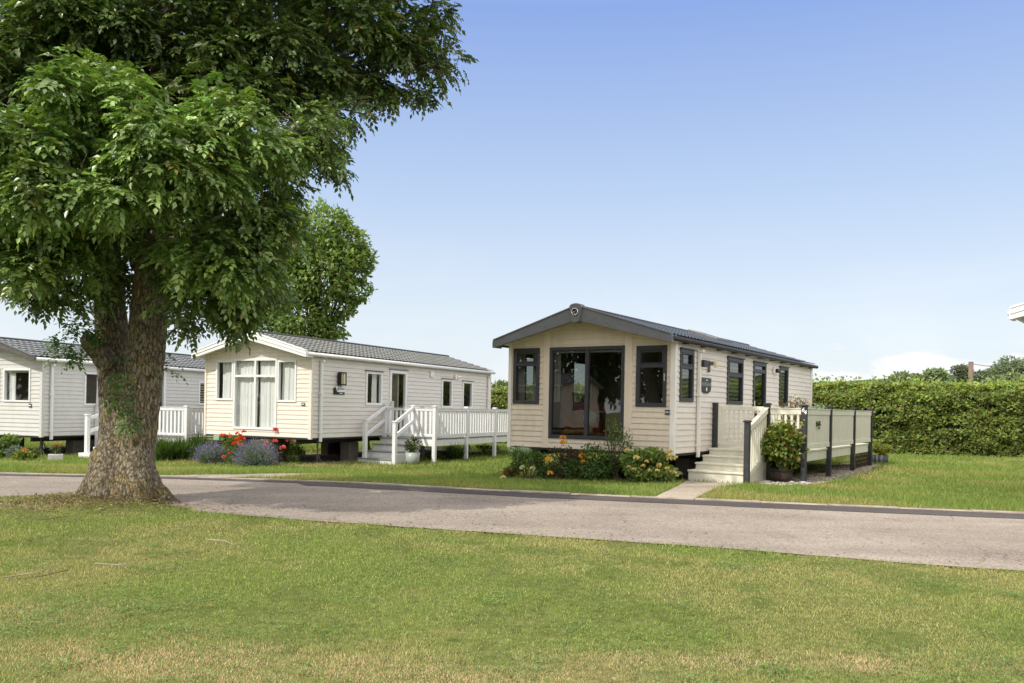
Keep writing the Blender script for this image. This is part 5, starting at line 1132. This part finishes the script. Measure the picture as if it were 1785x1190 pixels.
# clover patches in the lawn
def clover():
    rg=np.random.default_rng(71); m=90; Yc=3.8*(10/3.8)**rg.random(m); Xc=(rg.random(m)*2-1)*Yc*.64; k=reg_fore(Xc,Yc)&(Yc<ynear(Xc)-.3); Xc,Yc=Xc[k],Yc[k]; ki=rg.integers(0,len(Xc),9000); r=rg.uniform(.06,.22,len(Xc))[ki]
    X=Xc[ki]+rg.normal(0,1,9000)*r; Y=Yc[ki]+rg.normal(0,1,9000)*r; P=np.stack([X,Y,gz(X,Y)+rg.uniform(.012,.03,9000)],1); ax=unit(np.stack([rg.normal(size=9000),rg.normal(size=9000),rg.normal(0,.2,9000)],1)); up=np.tile([0,0,1.0],(9000,1)); v,f,c=leafarrays(P,ax,up,rg.uniform(.012,.022,9000),.014,jitcol(9000,[(.15,.25,.07),(.20,.30,.09)],.2,rg),.3)
    tag(npmesh('clover',M['grass'],v,f,c),'low clover growing in patches through the foreground lawn','clover',kind='stuff')
clover()
# twigs
for i,(a,b,c,lab) in enumerate(((( 5,1010),(60,1000),(105,985),'long forked twig lying at the left edge of the foreground grass'),((120,995),(75,1006),(40,1012),'shorter twig beside the long forked twig'),((360,941),(390,943),(408,950),'curved pale twig on the grass right of the tree'),((500,934),(520,933),(536,937),'short straw coloured twig left of the road edge'),((165,983),(205,986),(240,983),'thin twig on the grass below the tree'),((25,902),(80,905),(120,900),'twig by the roots on the left'))):
    pts=[atg(*q,.03) for q in (a,b,c)]; tag(MB().tube([(p.x,p.y,gzf(p.x,p.y)+.028) for p in pts],[.0045,.004,.002],5).build('fallen_twig',M['wood'] if i%2 else M['kerb'],None,smooth=True),lab,'twig')
# ---------------------------------------------------------------- light
sx,sy=.75,.66; EL=R(43); h=math.hypot(sx,sy); trav=Vector((sx/h*math.cos(EL),sy/h*math.cos(EL),-math.sin(EL)))
sl_=bpy.data.lights.new('sun','SUN'); sl_.energy=3.7; sl_.angle=R(.55); sl_.color=(1,.95,.86); so_=bpy.data.objects.new('sun',sl_); col.objects.link(so_)
so_.rotation_euler=trav.to_track_quat('-Z','Y').to_euler(); so_.location=(-20,-20,30)
w=bpy.data.worlds.new('World'); sc.world=w; w.use_nodes=True; nt=w.node_tree
for n in list(nt.nodes): nt.nodes.remove(n)
out=N(nt,'ShaderNodeOutputWorld'); bg=N(nt,'ShaderNodeBackground'); sky=N(nt,'ShaderNodeTexSky'); sky.sky_type='NISHITA'; sky.sun_disc=False
sky.sun_elevation=EL; sky.sun_rotation=math.atan2(-sx,-sy); sky.air_density=1.0; sky.dust_density=1.1; sky.ozone_density=1.2; sky.altitude=0
tc=N(nt,'ShaderNodeTexCoord'); sp=N(nt,'ShaderNodeSeparateXYZ'); nt.links.new(tc.outputs['Generated'],sp.inputs[0])
def mth(op,a,b=None):
    m=N(nt,'ShaderNodeMath',operation=op)
    for i,v in enumerate((a,b)):
        if v is None: continue
        if isinstance(v,(int,float)): m.inputs[i].default_value=v
        else: nt.links.new(v,m.inputs[i])
    return m.outputs[0]
K=1/.12
gr=ramp(nt,sp.outputs[2],[(0,(.78,.83,.87)),(.1,(.735,.805,.88)),(.25,(.50,.63,.85)),(.44,(.265,.40,.79)),(.62,(.85,.92,1.05)),(1,(1.3,1.3,1.3))])  # sky above the frame brightened as added fill for the shade
gs=mix(nt,1.0,gr.outputs[0],(K,K,K),'MULTIPLY'); skyc=mix(nt,.8,sky.outputs[0],gs)
bk=ramp(nt,sp.outputs[1],[(0.0,1.0),(.62,0.0)]); zk=ramp(nt,sp.outputs[2],[(.0,.45),(.25,1.0)]); skyc=mix(nt,mth('MULTIPLY',bk.outputs[0],zk.outputs[0]),skyc,(1.42*K,1.40*K,1.40*K))  # unseen sky behind the camera whitened too, as added fill light
mp=N(nt,'ShaderNodeMapping'); mp.inputs['Scale'].default_value=(1,1,2.6); mp.inputs['Location'].default_value=(.3,.1,0); nt.links.new(tc.outputs['Generated'],mp.inputs[0])
cn=noise(nt,11,9,mp.outputs[0],.55,.3); 
elev=ramp(nt,sp.outputs[2],[(.0,1),(.05,.95),(.11,.1)]); azr=ramp(nt,sp.outputs[0],[(.24,.0),(.33,1.0)])
msk=mth('MULTIPLY',elev.outputs[0],azr.outputs[0]); th=mth('ADD',cn.outputs[0],mth('MULTIPLY',mth('SUBTRACT',msk,1.0),.45)); cl_=ramp(nt,th,[(.39,0),(.48,1)])
wsp=ramp(nt,noise(nt,3.0,6,mp.outputs[0],.6,1.0).outputs[0],[(.5,0),(.75,.35)]); wz=ramp(nt,sp.outputs[2],[(.0,1),(.22,0)]); skyc=mix(nt,mth('MULTIPLY',wsp.outputs[0],wz.outputs[0]),skyc,(8.1,8.2,8.3))
cc=mix(nt,mth('MULTIPLY',cl_.outputs[0],.9),skyc,(7.5,7.55,7.6))
nt.links.new(cc,bg.inputs[0]); bg.inputs[1].default_value=.138; nt.links.new(bg.outputs[0],out.inputs[0])
